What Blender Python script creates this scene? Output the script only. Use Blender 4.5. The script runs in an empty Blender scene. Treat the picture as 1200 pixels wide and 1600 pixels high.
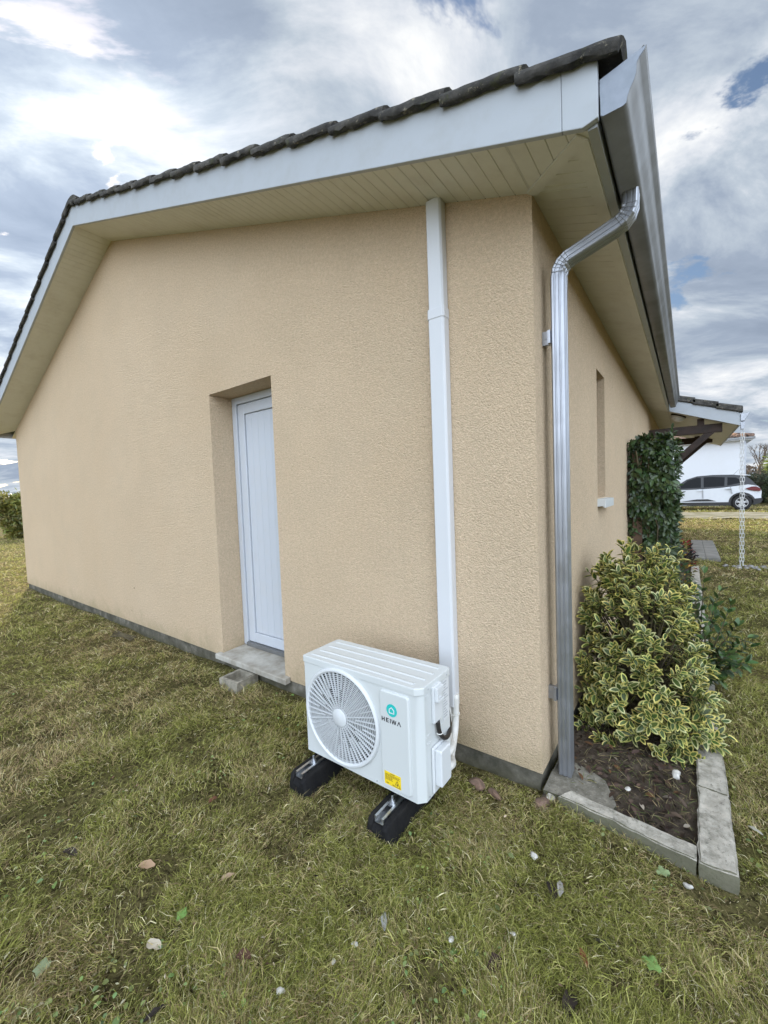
import bpy, bmesh, math, random
import numpy as np
from mathutils import Vector, Matrix, noise as mnoise

# ------------------------------------------------------------------ camera, sky, sun
scene = bpy.context.scene
C = scene.collection
rnd = random.Random(7)
rng = np.random.default_rng(11)

CAM = np.array([0.5625, -1.9504, 1.4896])
YAW, PITCH, ROLL, FPX = -0.641906, -0.0476828, -0.0367801, 636.285

def cam_axes():
    d = np.array([math.sin(YAW)*math.cos(PITCH), math.cos(YAW)*math.cos(PITCH), math.sin(PITCH)])
    r = np.cross(d, [0, 0, 1]); r /= np.linalg.norm(r)
    u = np.cross(r, d)
    c, s = math.cos(ROLL), math.sin(ROLL)
    return c*r + s*u, -s*r + c*u, d

_r, _u, _d = cam_axes()
cam = bpy.data.cameras.new('camera')
cam.sensor_fit = 'HORIZONTAL'; cam.sensor_width = 36.0
cam.lens = FPX/1200*36
cam.clip_start = 0.02; cam.clip_end = 3000
camo = bpy.data.objects.new('camera', cam); C.objects.link(camo)
camo.matrix_world = Matrix(((_r[0], _u[0], -_d[0], CAM[0]), (_r[1], _u[1], -_d[1], CAM[1]),
                            (_r[2], _u[2], -_d[2], CAM[2]), (0, 0, 0, 1)))
scene.camera = camo
scene.render.resolution_x, scene.render.resolution_y = 768, 1024
scene.view_settings.view_transform = 'Standard'
scene.view_settings.look = 'None'
scene.view_settings.exposure = 0.52
scene.view_settings.gamma = 1.0

SUN_EL = math.radians(28)
SUN_DIR = Vector((-0.955*math.cos(SUN_EL), 0.297*math.cos(SUN_EL), math.sin(SUN_EL))).normalized()
sun = bpy.data.lights.new('sun', 'SUN')
sun.energy = 5.0; sun.angle = math.radians(4); sun.color = (1.0, 0.86, 0.66)
suno = bpy.data.objects.new('sun', sun); C.objects.link(suno)
suno.rotation_euler = (-SUN_DIR).to_track_quat('-Z', 'Y').to_euler()

world = bpy.data.worlds.new('World'); scene.world = world
world.use_nodes = True
nt = world.node_tree; nt.nodes.clear()

class NB:
    """tiny node-graph helper"""
    def __init__(self, tree): self.t = tree; self.l = tree.links
    def n(self, typ, **kw):
        nd = self.t.nodes.new(typ)
        for k, v in kw.items(): setattr(nd, k, v)
        return nd
    def set(self, sock, v):
        if hasattr(v, 'is_output'): self.l.new(v, sock)
        else: sock.default_value = v
    def math(self, op, a, b=0.0, c=0.0, clamp=False):
        nd = self.n('ShaderNodeMath', operation=op, use_clamp=clamp)
        self.set(nd.inputs[0], a); self.set(nd.inputs[1], b)
        if len(nd.inputs) > 2: self.set(nd.inputs[2], c)
        return nd.outputs[0]
    def noise(self, vec, scale, detail=4, rough=0.55, dist=0.0):
        nd = self.n('ShaderNodeTexNoise')
        self.set(nd.inputs['Vector'], vec); self.set(nd.inputs['Scale'], scale)
        nd.inputs['Detail'].default_value = detail; nd.inputs['Roughness'].default_value = rough
        nd.inputs['Distortion'].default_value = dist
        return nd.outputs['Fac']
    def ramp(self, fac, stops, interp='LINEAR'):
        nd = self.n('ShaderNodeValToRGB'); nd.color_ramp.interpolation = interp
        el = nd.color_ramp.elements
        while len(el) < len(stops): el.new(0.5)
        for e, (p, c) in zip(el, stops):
            e.position = p; e.color = (c if len(c) == 4 else (*c, 1)) if hasattr(c, '__len__') else (c, c, c, 1)
        self.set(nd.inputs[0], fac)
        return nd.outputs[0]
    def mix(self, fac, a, b, blend='MIX'):
        nd = self.n('ShaderNodeMix', data_type='RGBA', blend_type=blend)
        ins = [i for i in nd.inputs if i.type == 'RGBA']
        self.set(nd.inputs[0], fac); self.set(ins[0], a if hasattr(a, 'is_output') else (*a, 1))
        self.set(ins[1], b if hasattr(b, 'is_output') else (*b, 1))
        return [o for o in nd.outputs if o.type == 'RGBA'][0]
    def comb(self, x, y, z):
        nd = self.n('ShaderNodeCombineXYZ')
        for i, v in enumerate((x, y, z)): self.set(nd.inputs[i], v)
        return nd.outputs[0]
    def sep(self, v):
        nd = self.n('ShaderNodeSeparateXYZ'); self.l.new(v, nd.inputs[0]); return nd.outputs
    def maprange(self, v, a, b, c=0.0, d=1.0):
        nd = self.n('ShaderNodeMapRange', interpolation_type='SMOOTHSTEP')
        self.set(nd.inputs[0], v)
        for i, q in enumerate((a, b, c, d)): nd.inputs[1+i].default_value = q
        return nd.outputs[0]

nb = NB(nt)
sky = nb.n('ShaderNodeTexSky', sky_type='NISHITA')
sky.sun_disc = False; sky.sun_elevation = SUN_EL
sky.sun_rotation = math.atan2(SUN_DIR.x, SUN_DIR.y)
dirv = nb.n('ShaderNodeTexCoord').outputs['Generated']
dx, dy, dz = nb.sep(dirv)
h = nb.math('ADD', nb.math('MAXIMUM', dz, 0.0), 0.20)
px_ = nb.math('DIVIDE', dx, h); py_ = nb.math('DIVIDE', dy, h)
# streaky cloud deck: stretched along one direction
ca, sa = math.cos(0.75), math.sin(0.75)
u_ = nb.math('ADD', nb.math('MULTIPLY', px_, ca), nb.math('MULTIPLY', py_, sa))
v_ = nb.math('SUBTRACT', nb.math('MULTIPLY', py_, ca), nb.math('MULTIPLY', px_, sa))
pv = nb.comb(nb.math('MULTIPLY', u_, 0.75), nb.math('MULTIPLY', v_, 1.15), 15.7)
n1 = nb.noise(pv, 2.6, 8, 0.60, 0.35)
n2 = nb.noise(nb.comb(px_, py_, 9.3), 0.7, 3, 0.5, 0.2)
n3 = nb.noise(nb.comb(nb.math('MULTIPLY', u_, 0.75), nb.math('MULTIPLY', v_, 1.5), 17.0), 2.4, 7, 0.58, 0.3)
dens = nb.math('ADD', nb.math('MULTIPLY', n1, 0.72), nb.math('MULTIPLY', n2, 0.28))
cl = nb.ramp(dens, [(0.365, (0.70, 0.71, 0.715)), (0.43, (0.53, 0.56, 0.605)), (0.485, (0.378, 0.430, 0.492)), (0.55, (0.262, 0.312, 0.392)), (0.66, (0.20, 0.245, 0.32))])
# cloud thins and glows toward the low sun; extra unseen brightness is added behind the viewer to fill the walls
sdot = nb.math('ADD', nb.math('MULTIPLY', dx, float(SUN_DIR.x)), nb.math('ADD', nb.math('MULTIPLY', dy, float(SUN_DIR.y)), nb.math('MULTIPLY', dz, float(SUN_DIR.z))))
glow = nb.math('MULTIPLY', nb.maprange(sdot, 0.88, 1.0), 0.40)
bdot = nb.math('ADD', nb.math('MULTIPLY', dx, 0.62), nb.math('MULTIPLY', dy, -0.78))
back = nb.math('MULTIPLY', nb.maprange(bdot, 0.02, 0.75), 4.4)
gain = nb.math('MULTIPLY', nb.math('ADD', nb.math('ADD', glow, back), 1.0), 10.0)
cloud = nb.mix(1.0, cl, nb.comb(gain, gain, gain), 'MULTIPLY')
cover = nb.maprange(n3, 0.325, 0.385)
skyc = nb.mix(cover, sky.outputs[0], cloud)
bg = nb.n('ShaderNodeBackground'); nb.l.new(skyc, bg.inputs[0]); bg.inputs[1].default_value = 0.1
out = nb.n('ShaderNodeOutputWorld'); nb.l.new(bg.outputs[0], out.inputs[0])

# ------------------------------------------------------------------ materials
MATS = {}
def base_mat(name):
    m = bpy.data.materials.new(name); m.use_nodes = True
    t = m.node_tree; t.nodes.clear()
    b = NB(t)
    pr = b.n('ShaderNodeBsdfPrincipled'); o = b.n('ShaderNodeOutputMaterial')
    t.links.new(pr.outputs[0], o.inputs[0])
    MATS[name] = m
    return m, b, pr
def bump(b, pr, height, strength, distance):
    bn = b.n('ShaderNodeBump'); bn.inputs['Strength'].default_value = strength
    bn.inputs['Distance'].default_value = distance
    b.set(bn.inputs['Height'], height); b.l.new(bn.outputs[0], pr.inputs['Normal'])
def simple(name, c1, c2=None, scale=6.0, rough=0.6, bs=0.0, bscale=60, bdist=0.003, metal=0.0, detail=5, lo=0.35, hi=0.65, spec=0.5, rvar=0.0):
    m, b, pr = base_mat(name)
    co = b.n('ShaderNodeTexCoord').outputs['Object']
    if c2 is None: c2 = tuple(x*0.88 for x in c1)
    f = b.noise(co, scale, detail, 0.6)
    b.l.new(b.ramp(f, [(lo, c2), (hi, c1)]), pr.inputs['Base Color'])
    pr.inputs['Roughness'].default_value = rough; pr.inputs['Metallic'].default_value = metal
    pr.inputs['Specular IOR Level'].default_value = spec
    if rvar:
        b.set(pr.inputs['Roughness'], b.maprange(b.noise(co, scale*1.7, 4, 0.6), 0.3, 0.7, rough-rvar, rough+rvar))
    if bs: bump(b, pr, b.noise(co, bscale, 4, 0.6), bs, bdist)
    return m

def stucco_mat():
    m, b, pr = base_mat('stucco')
    co = b.n('ShaderNodeTexCoord').outputs['Object']
    big = b.noise(co, 0.55, 5, 0.6); mid = b.noise(co, 2.3, 5, 0.6); fine = b.noise(co, 150, 3, 0.7)
    col = b.ramp(big, [(0.35, (0.695, 0.528, 0.355)), (0.65, (0.755, 0.588, 0.41))])
    col = b.mix(b.maprange(mid, 0.35, 0.75, 0.0, 0.22), col, (0.55, 0.45, 0.32))
    col = b.mix(b.maprange(fine, 0.40, 0.66, 0.0, 0.5), col, (0.45, 0.36, 0.24))
    grain = b.noise(co, 48, 3, 0.7)
    col = b.mix(b.maprange(grain, 0.36, 0.62, 0.22, 0.0), col, (0.36, 0.28, 0.19))
    col = b.mix(b.maprange(grain, 0.56, 0.74, 0.0, 0.30), col, (0.80, 0.67, 0.50))
    x, y, z = b.sep(co)
    # damp, slightly green stain along the foot of the wall with a ragged edge
    rag = b.math('ADD', z, b.math('MULTIPLY', b.math('SUBTRACT', b.noise(co, 5, 5, 0.7), 0.5), 0.5))
    col = b.mix(b.math('MULTIPLY', b.maprange(rag, 0.30, 0.02), 0.45), col, (0.30, 0.25, 0.13))
    # faint darker streaks running down the wall at random
    stv = b.comb(b.math('MULTIPLY', b.math('ADD', x, y), 9.0), 0.0, b.math('MULTIPLY', z, 0.5))
    st = b.maprange(b.noise(stv, 1.0, 5, 0.6), 0.60, 0.80, 0.0, 0.12)
    col = b.mix(st, col, (0.36, 0.27, 0.17))
    # scattered little pits and marks
    vo = b.n('ShaderNodeTexVoronoi'); b.l.new(co, vo.inputs['Vector']); vo.inputs['Scale'].default_value = 2.1
    mk = b.math('MULTIPLY', b.maprange(vo.outputs['Distance'], 0.030, 0.018), b.maprange(b.noise(co, 0.9, 2), 0.5, 0.56))
    col = b.mix(b.math('MULTIPLY', mk, 0.75), col, (0.16, 0.10, 0.06))
    b.l.new(col, pr.inputs['Base Color'])
    pr.inputs['Roughness'].default_value = 0.93; pr.inputs['Specular IOR Level'].default_value = 0.2
    vo2 = b.n('ShaderNodeTexVoronoi'); vo2.feature = 'SMOOTH_F1'
    dco = b.n('ShaderNodeVectorMath', operation='ADD'); b.l.new(co, dco.inputs[0])
    nz = b.n('ShaderNodeTexNoise'); nz.inputs['Scale'].default_value = 70; b.l.new(co, nz.inputs['Vector'])
    sc = b.n('ShaderNodeVectorMath', operation='SCALE'); b.l.new(nz.outputs['Color'], sc.inputs[0]); sc.inputs['Scale'].default_value = 0.016
    b.l.new(sc.outputs[0], dco.inputs[1])
    b.l.new(dco.outputs[0], vo2.inputs['Vector']); vo2.inputs['Scale'].default_value = 125; vo2.inputs['Smoothness'].default_value = 0.6
    hgt = b.math('ADD', b.math('MULTIPLY', b.noise(co, 115, 4, 0.65), 1.1), b.math('MULTIPLY', b.math('SUBTRACT', 1.0, vo2.outputs['Distance']), 0.55))
    bump(b, pr, hgt, 1.0, 0.011)
    return m
stucco_mat()

def plinth_mat():
    m, b, pr = base_mat('plinth_concrete')
    co = b.n('ShaderNodeTexCoord').outputs['Object']
    x, y, z = b.sep(co)
    f = b.noise(co, 7, 6, 0.65)
    col = b.ramp(f, [(0.36, (0.055, 0.052, 0.036)), (0.52, (0.12, 0.11, 0.085)), (0.70, (0.27, 0.25, 0.21))])
    g = b.maprange(b.math('ADD', z, b.math('MULTIPLY', b.noise(co, 12, 5, 0.7), 0.12)), 0.14, 0.03, 0.0, 0.75)
    col = b.mix(g, col, (0.075, 0.07, 0.035))
    b.l.new(col, pr.inputs['Base Color']); pr.inputs['Roughness'].default_value = 0.9
    bump(b, pr, b.noise(co, 45, 5, 0.7), 0.6, 0.006)
plinth_mat()

def tile_mat():
    m, b, pr = base_mat('roof_tile')
    co = b.n('ShaderNodeTexCoord').outputs['Object']
    f = b.noise(co, 9, 6, 0.7)
    col = b.ramp(f, [(0.3, (0.020, 0.019, 0.018)), (0.5, (0.055, 0.052, 0.047)), (0.72, (0.13, 0.12, 0.105))])
    li = b.maprange(b.noise(co, 34, 5, 0.75), 0.58, 0.66)
    col = b.mix(b.math('MULTIPLY', li, 0.7), col, (0.33, 0.29, 0.21))
    mo = b.maprange(b.noise(co, 15, 4, 0.7), 0.56, 0.68)
    col = b.mix(b.math('MULTIPLY', mo, 0.6), col, (0.07, 0.075, 0.03))
    b.l.new(col, pr.inputs['Base Color']); pr.inputs['Roughness'].default_value = 0.95
    bump(b, pr, b.noise(co, 70, 6, 0.75), 0.8, 0.010)
tile_mat()

def painted(name, c, rough, dirt, dscale=7, damt=0.25, spec=0.5):
    """painted or plastic surface with slight grime and specks"""
    m, b, pr = base_mat(name)
    co = b.n('ShaderNodeTexCoord').outputs['Object']
    f = b.noise(co, dscale, 6, 0.7)
    col = b.mix(b.maprange(f, 0.42, 0.78, 0.0, damt), c, dirt)
    sp = b.maprange(b.noise(co, 38, 3, 0.8), 0.70, 0.76, 0.0, 0.35*min(1, damt*4))
    col = b.mix(sp, col, dirt)
    b.l.new(col, pr.inputs['Base Color'])
    b.set(pr.inputs['Roughness'], b.maprange(b.noise(co, 11, 4), 0.3, 0.7, rough-0.06, rough+0.08))
    pr.inputs['Specular IOR Level'].default_value = spec
    return m
painted('bargeboard_paint', (0.40, 0.43, 0.46), 0.5, (0.29, 0.285, 0.26), 7, 0.25)
painted('soffit_pvc', (0.66, 0.655, 0.585), 0.6, (0.36, 0.31, 0.22), 4, 0.30)
painted('door_pvc', (0.51, 0.54, 0.585), 0.38, (0.50, 0.48, 0.43), 6, 0.20)
painted('duct_pvc', (0.60, 0.615, 0.635), 0.42, (0.62, 0.60, 0.56), 5, 0.10)
painted('unit_paint', (0.58, 0.605, 0.60), 0.36, (0.60, 0.60, 0.57), 8, 0.10)
painted('unit_plastic', (0.63, 0.65, 0.66), 0.40, (0.62, 0.63, 0.62), 8, 0.08)
painted('white_wall', (0.70, 0.715, 0.745), 0.9, (0.62, 0.61, 0.60), 1.5, 0.25, 0.2)
simple('groove_dark', (0.02, 0.02, 0.02), rough=0.9)
simple('unit_black', (0.012, 0.012, 0.013), rough=0.6)
simple('fan_plastic', (0.10, 0.105, 0.11), rough=0.5)
simple('condenser', (0.022, 0.022, 0.022), (0.012, 0.012, 0.012), scale=90, rough=0.6)
simple('logo_teal', (0.02, 0.50, 0.47), (0.02, 0.47, 0.44), rough=0.4)
simple('logo_white', (0.75, 0.78, 0.78), rough=0.4)
simple('ink_black', (0.02, 0.02, 0.025), rough=0.5)
simple('label_yellow', (0.82, 0.60, 0.02), (0.78, 0.56, 0.02), rough=0.45)
simple('label_print', (0.22, 0.15, 0.02), rough=0.5)
simple('label_grey', (0.45, 0.47, 0.49), rough=0.5)
simple('hose_white', (0.74, 0.74, 0.71), (0.64, 0.63, 0.59), scale=20, rough=0.55, bs=0.25, bscale=40, bdist=0.004)
simple('cable_black', (0.018, 0.015, 0.013), rough=0.5, bs=0.3, bscale=120)
simple('rubber', (0.007, 0.007, 0.008), (0.018, 0.017, 0.016), scale=14, rough=0.8, bs=0.4, bscale=160, bdist=0.003, rvar=0.12, spec=0.25)
simple('zinc', (0.62, 0.64, 0.66), (0.45, 0.46, 0.48), scale=30, rough=0.34, metal=1.0, rvar=0.1)
simple('gutter_aluminium', (0.225, 0.23, 0.232), (0.165, 0.165, 0.16), scale=5, rough=0.46, metal=0.45, rvar=0.05)
simple('cap_metal', (0.26, 0.29, 0.34), (0.22, 0.25, 0.29), scale=20, rough=0.5, metal=0.3, rvar=0.06)
simple('pipe_aluminium', (0.375, 0.39, 0.42), (0.36, 0.375, 0.405), scale=6, rough=0.36, metal=0.8, rvar=0.07)
def concrete_mat(name, hi, mid, lo, moss):
    m, b, pr = base_mat(name)
    tc = b.n('ShaderNodeTexCoord'); co = tc.outputs['Object']
    geo = b.n('ShaderNodeNewGeometry')
    nz = b.sep(geo.outputs['Normal'])[2]
    col = b.ramp(b.noise(co, 16, 8, 0.75), [(0.34, lo), (0.5, mid), (0.64, hi)])
    col = b.mix(b.maprange(b.noise(co, 6, 4, 0.6), 0.45, 0.7, 0.0, 0.5), col, mid)
    sp = b.maprange(b.noise(co, 75, 4, 0.75), 0.60, 0.70, 0.0, 0.55)
    col = b.mix(sp, col, (0.62, 0.60, 0.54))
    dk = b.maprange(b.noise(co, 60, 4, 0.75), 0.42, 0.34, 0.0, 0.6)
    col = b.mix(dk, col, (0.10, 0.095, 0.08))
    # moss and damp grow on the upright faces, in patches
    up = b.maprange(b.math('ADD', nz, b.math('MULTIPLY', b.math('SUBTRACT', b.noise(co, 14, 5, 0.7), 0.5), 1.0)), 0.75, 0.25)
    col = b.mix(b.math('MULTIPLY', up, 0.82), col, moss)
    b.l.new(col, pr.inputs['Base Color']); pr.inputs['Roughness'].default_value = 0.95
    pr.inputs['Specular IOR Level'].default_value = 0.2
    bump(b, pr, b.noise(co, 85, 6, 0.75), 0.8, 0.006)
concrete_mat('concrete', (0.58, 0.53, 0.45), (0.42, 0.39, 0.33), (0.22, 0.205, 0.165), (0.10, 0.10, 0.055))
concrete_mat('pad_concrete', (0.30, 0.275, 0.225), (0.20, 0.185, 0.15), (0.11, 0.10, 0.075), (0.06, 0.06, 0.035))
simple('sill_stone', (0.47, 0.45, 0.40), (0.26, 0.235, 0.19), scale=7, rough=0.85, bs=0.3, bscale=60, bdist=0.003, detail=8)
simple('block_concrete', (0.34, 0.31, 0.25), (0.16, 0.145, 0.11), scale=16, rough=0.95, bs=0.8, bscale=90, bdist=0.006, detail=8)
simple('brick', (0.27, 0.17, 0.125), (0.13, 0.09, 0.065), scale=18, rough=0.95, bs=0.8, bscale=50, bdist=0.008, detail=7)
simple('timber', (0.040, 0.022, 0.015), (0.018, 0.011, 0.008), scale=7, rough=0.7, bs=0.4, bscale=30)
simple('post_wood', (0.11, 0.065, 0.038), (0.06, 0.036, 0.022), scale=9, rough=0.8, bs=0.4, bscale=30)
simple('lamp_glass', (0.85, 0.86, 0.87), rough=0.3)
simple('pebble', (0.36, 0.35, 0.33), (0.19, 0.185, 0.175), scale=9, rough=0.85, bs=0.4, bscale=25, bdist=0.006)
simple('white_chain', (0.78, 0.79, 0.78), rough=0.35)
simple('paving', (0.27, 0.26, 0.24), (0.17, 0.165, 0.15), scale=4, rough=0.9, bs=0.4, bscale=30, bdist=0.004)
simple('gravel', (0.30, 0.28, 0.23), (0.12, 0.115, 0.05), scale=1.6, rough=0.95, bs=0.9, bscale=25, bdist=0.02, detail=8)
simple('bark', (0.13, 0.10, 0.075), (0.06, 0.045, 0.032), scale=14, rough=0.95, bs=0.5, bscale=30, bdist=0.01)
simple('stem_brown', (0.12, 0.10, 0.05), (0.06, 0.045, 0.025), scale=20, rough=0.8)
simple('car_white', (0.60, 0.625, 0.66), (0.57, 0.595, 0.63), rough=0.22)
simple('car_black', (0.014, 0.014, 0.016), rough=0.28)
simple('car_trim', (0.03, 0.03, 0.032), rough=0.6)
simple('car_glass', (0.012, 0.013, 0.015), rough=0.30, spec=0.10)
simple('car_tyre', (0.02, 0.02, 0.021), rough=0.8)
simple('car_rim', (0.62, 0.63, 0.65), rough=0.3, metal=0.8)
simple('car_red', (0.13, 0.008, 0.012), rough=0.2)
simple('clay_tile', (0.30, 0.19, 0.14), (0.07, 0.05, 0.042), scale=4, rough=0.9, bs=0.3, bscale=20)
simple('pole_grey', (0.45, 0.44, 0.42), rough=0.8)

def soil_mat():
    m, b, pr = base_mat('soil')
    co = b.n('ShaderNodeTexCoord').outputs['Object']
    col = b.ramp(b.noise(co, 11, 8, 0.7), [(0.3, (0.028, 0.020, 0.013)), (0.5, (0.085, 0.062, 0.042)), (0.72, (0.19, 0.15, 0.105))])
    b.l.new(col, pr.inputs['Base Color']); pr.inputs['Roughness'].default_value = 1.0
    bump(b, pr, b.noise(co, 26, 8, 0.7), 1.0, 0.03)
soil_mat()
def ground_mat():
    m, b, pr = base_mat('lawn_ground')
    co = b.n('ShaderNodeTexCoord').outputs['Object']
    big = b.noise(co, 0.55, 5, 0.6); med = b.noise(co, 4.5, 6, 0.7); fin = b.noise(co, 38, 6, 0.75)
    col = b.ramp(med, [(0.32, (0.075, 0.065, 0.025)), (0.5, (0.135, 0.122, 0.044)), (0.7, (0.19, 0.175, 0.065))])
    col = b.mix(b.maprange(big, 0.42, 0.62, 0.0, 0.65), col, (0.20, 0.165, 0.075))
    col = b.mix(b.maprange(fin, 0.54, 0.40, 0.0, 0.85), col, (0.030, 0.023, 0.010))  # dark soil flecks; shade of the gaps between blades is painted in here too
    col = b.mix(b.maprange(fin, 0.60, 0.74, 0.0, 0.5), col, (0.34, 0.31, 0.15))
    b.l.new(col, pr.inputs['Base Color']); pr.inputs['Roughness'].default_value = 1.0
    pr.inputs['Specular IOR Level'].default_value = 0.1
    bump(b, pr, b.math('ADD', b.noise(co, 30, 8, 0.75), b.math('MULTIPLY', b.noise(co, 6, 4), 2.0)), 1.0, 0.03)
ground_mat()
def leaf_mat(name, rough=0.5, tint=(1, 1, 1), transl=0.25, spec=0.5):
    """leaf colour comes from the per-leaf attribute 'Col' """
    m, b, pr = base_mat(name)
    at = b.n('ShaderNodeAttribute'); at.attribute_name = 'Col'
    col = b.mix(1.0, at.outputs['Color'], tint, 'MULTIPLY')
    b.l.new(col, pr.inputs['Base Color']); pr.inputs['Roughness'].default_value = rough
    pr.inputs['Specular IOR Level'].default_value = spec
    if transl:
        tr = b.n('ShaderNodeBsdfTranslucent'); b.l.new(col, tr.inputs['Color'])
        mx = b.n('ShaderNodeMixShader'); mx.inputs[0].default_value = transl
        o = [n for n in m.node_tree.nodes if n.type == 'OUTPUT_MATERIAL'][0]
        b.l.new(pr.outputs[0], mx.inputs[1]); b.l.new(tr.outputs[0], mx.inputs[2]); b.l.new(mx.outputs[0], o.inputs[0])
    return m
leaf_mat('leaf', 0.45)
leaf_mat('glossy_leaf', 0.36, transl=0.12)
leaf_mat('leaf_margin', 0.5, transl=0.25)
leaf_mat('grass_blade', 0.75, transl=0.3, spec=0.2)
leaf_mat('dead_leaf', 0.8, transl=0.1, spec=0.2)
leaf_mat('chip', 0.9, transl=0.0, spec=0.2)

# ------------------------------------------------------------------ object helpers
def root_loc(o):
    loc = Vector((0, 0, 0))
    while o is not None:
        loc = loc + o.location; o = o.parent
    return loc
def tag(o, label=None, cat=None, group=None, kind=None):
    if label: o['label'] = label
    if cat: o['category'] = cat
    if group: o['group'] = group
    if kind: o['kind'] = kind
    return o
def thing(name, loc, label, cat, group=None):
    o = bpy.data.objects.new(name, None); C.objects.link(o)
    o.location = loc; o.empty_display_size = 0.1
    return tag(o, label, cat, group)
def link(name, me, mats, parent=None, loc=(0, 0, 0)):
    for m in (mats if isinstance(mats, (list, tuple)) else [mats]): me.materials.append(MATS[m])
    o = bpy.data.objects.new(name, me); C.objects.link(o)
    o.location = loc
    if parent is not None: o.parent = parent
    return o
def obj(name, bm, mats, parent=None, smooth=None, bevel=0.0, seg=2, loc=None):
    """bm is in world coordinates; loc = own origin for top-level things"""
    off = root_loc(parent) if parent is not None else Vector(loc or (0, 0, 0))
    bmesh.ops.translate(bm, verts=bm.verts, vec=-off)
    me = bpy.data.meshes.new(name); bm.to_mesh(me); bm.free()
    if smooth is not None:
        me.polygons.foreach_set('use_smooth', [True]*len(me.polygons))
        if smooth < 3.1: me.set_sharp_from_angle(angle=smooth)
    o = link(name, me, mats, parent, (0, 0, 0) if parent is not None else off)
    if bevel:
        md = o.modifiers.new('bevel', 'BEVEL'); md.width = bevel; md.segments = seg; md.limit_method = 'ANGLE'; md.angle_limit = 0.6
        md.harden_normals = False
    return o
def BM(): return bmesh.new()
def quad(bm, pts, mi=0):
    f = bm.faces.new([bm.verts.new(p) for p in pts]); f.material_index = mi; return f
def box(bm, x0, x1, y0, y1, z0, z1, mi=0, M=None):
    vs = [bm.verts.new((x, y, z)) for z in (z0, z1) for y in (y0, y1) for x in (x0, x1)]
    fs = [(0, 2, 3, 1), (4, 5, 7, 6), (0, 1, 5, 4), (2, 6, 7, 3), (0, 4, 6, 2), (1, 3, 7, 5)]
    for f in fs: bm.faces.new([vs[i] for i in f]).material_index = mi
    if M is not None: bmesh.ops.transform(bm, matrix=M, verts=vs)
    return vs
def prism(bm, poly, axis, a, b, mi=0, cap=True):
    """extrude a 2D polygon along axis ('x','y','z') from a to b"""
    def P(p, t):
        return {'x': (t, p[0], p[1]), 'y': (p[0], t, p[1]), 'z': (p[0], p[1], t)}[axis]
    A = [bm.verts.new(P(p, a)) for p in poly]; B = [bm.verts.new(P(p, b)) for p in poly]
    n = len(poly)
    for i in range(n):
        bm.faces.new((A[i], A[(i+1) % n], B[(i+1) % n], B[i])).material_index = mi
    if cap:
        bm.faces.new(A[::-1]).material_index = mi; bm.faces.new(B).material_index = mi
    return A+B
def frame_for(t):
    t = t.normalized(); up = Vector((0, 0, 1)) if abs(t.z) < 0.95 else Vector((1, 0, 0))
    a = t.cross(up).normalized(); return a, a.cross(t).normalized()
def tube(bm, pts, r, n=10, mi=0, cap=True, taper=None):
    pts = [Vector(p) for p in pts]; rings = []
    a = None
    for i, p in enumerate(pts):
        t = (pts[min(i+1, len(pts)-1)] - pts[max(i-1, 0)])
        if a is None: a, b2 = frame_for(t)
        else:
            tt = t.normalized(); a = (a - tt*a.dot(tt)).normalized(); b2 = a.cross(tt)
        rr = r if taper is None else r + (taper-r)*i/(len(pts)-1)
        if hasattr(r, '__len__'): rr = r[i]
        rings.append([bm.verts.new(p + a*math.cos(2*math.pi*k/n)*rr + b2*math.sin(2*math.pi*k/n)*rr) for k in range(n)])
    for i in range(len(rings)-1):
        for k in range(n):
            f = bm.faces.new((rings[i][k], rings[i][(k+1) % n], rings[i+1][(k+1) % n], rings[i+1][k])); f.material_index = mi; f.smooth = True
    if cap:
        bm.faces.new(rings[0][::-1]).material_index = mi; bm.faces.new(rings[-1]).material_index = mi
def disc_poly(cx, cz, r, n=32, a0=0): return [(cx + r*math.cos(a0+2*math.pi*k/n), cz + r*math.sin(a0+2*math.pi*k/n)) for k in range(n)]
def fix(bm): bmesh.ops.recalc_face_normals(bm, faces=bm.faces)
def jitter(bm, amt, seed=0):
    r = random.Random(seed)
    for v in bm.verts: v.co += Vector((r.uniform(-amt, amt), r.uniform(-amt, amt), r.uniform(-amt, amt)))
def rock(name, c, size, mat, seed, label=None, cat=None, group=None, parent=None, flat=1.0):
    bm = BM(); bmesh.ops.create_icosphere(bm, subdivisions=2, radius=1.0)
    r = random.Random(seed); ks = [Vector((r.uniform(-1, 1), r.uniform(-1, 1), r.uniform(-1, 1))).normalized() for _ in range(7)]
    for v in bm.verts:
        n = v.co.normalized(); k = 1.0
        for q in ks:
            d = n.dot(q)
            if d > 0.55: k -= (d-0.55)*0.8
        k += r.uniform(-0.05, 0.05)
        v.co = Vector((n.x*size[0], n.y*size[1], n.z*size[2]))*k
    bmesh.ops.rotate(bm, verts=bm.verts, cent=(0, 0, 0), matrix=Matrix.Rotation(r.uniform(0, 6.28), 3, 'Z'))
    bmesh.ops.translate(bm, verts=bm.verts, vec=c)
    o = obj(name, bm, mat, parent, smooth=0.7, loc=c if parent is None else None)
    return tag(o, label, cat, group)

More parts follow.
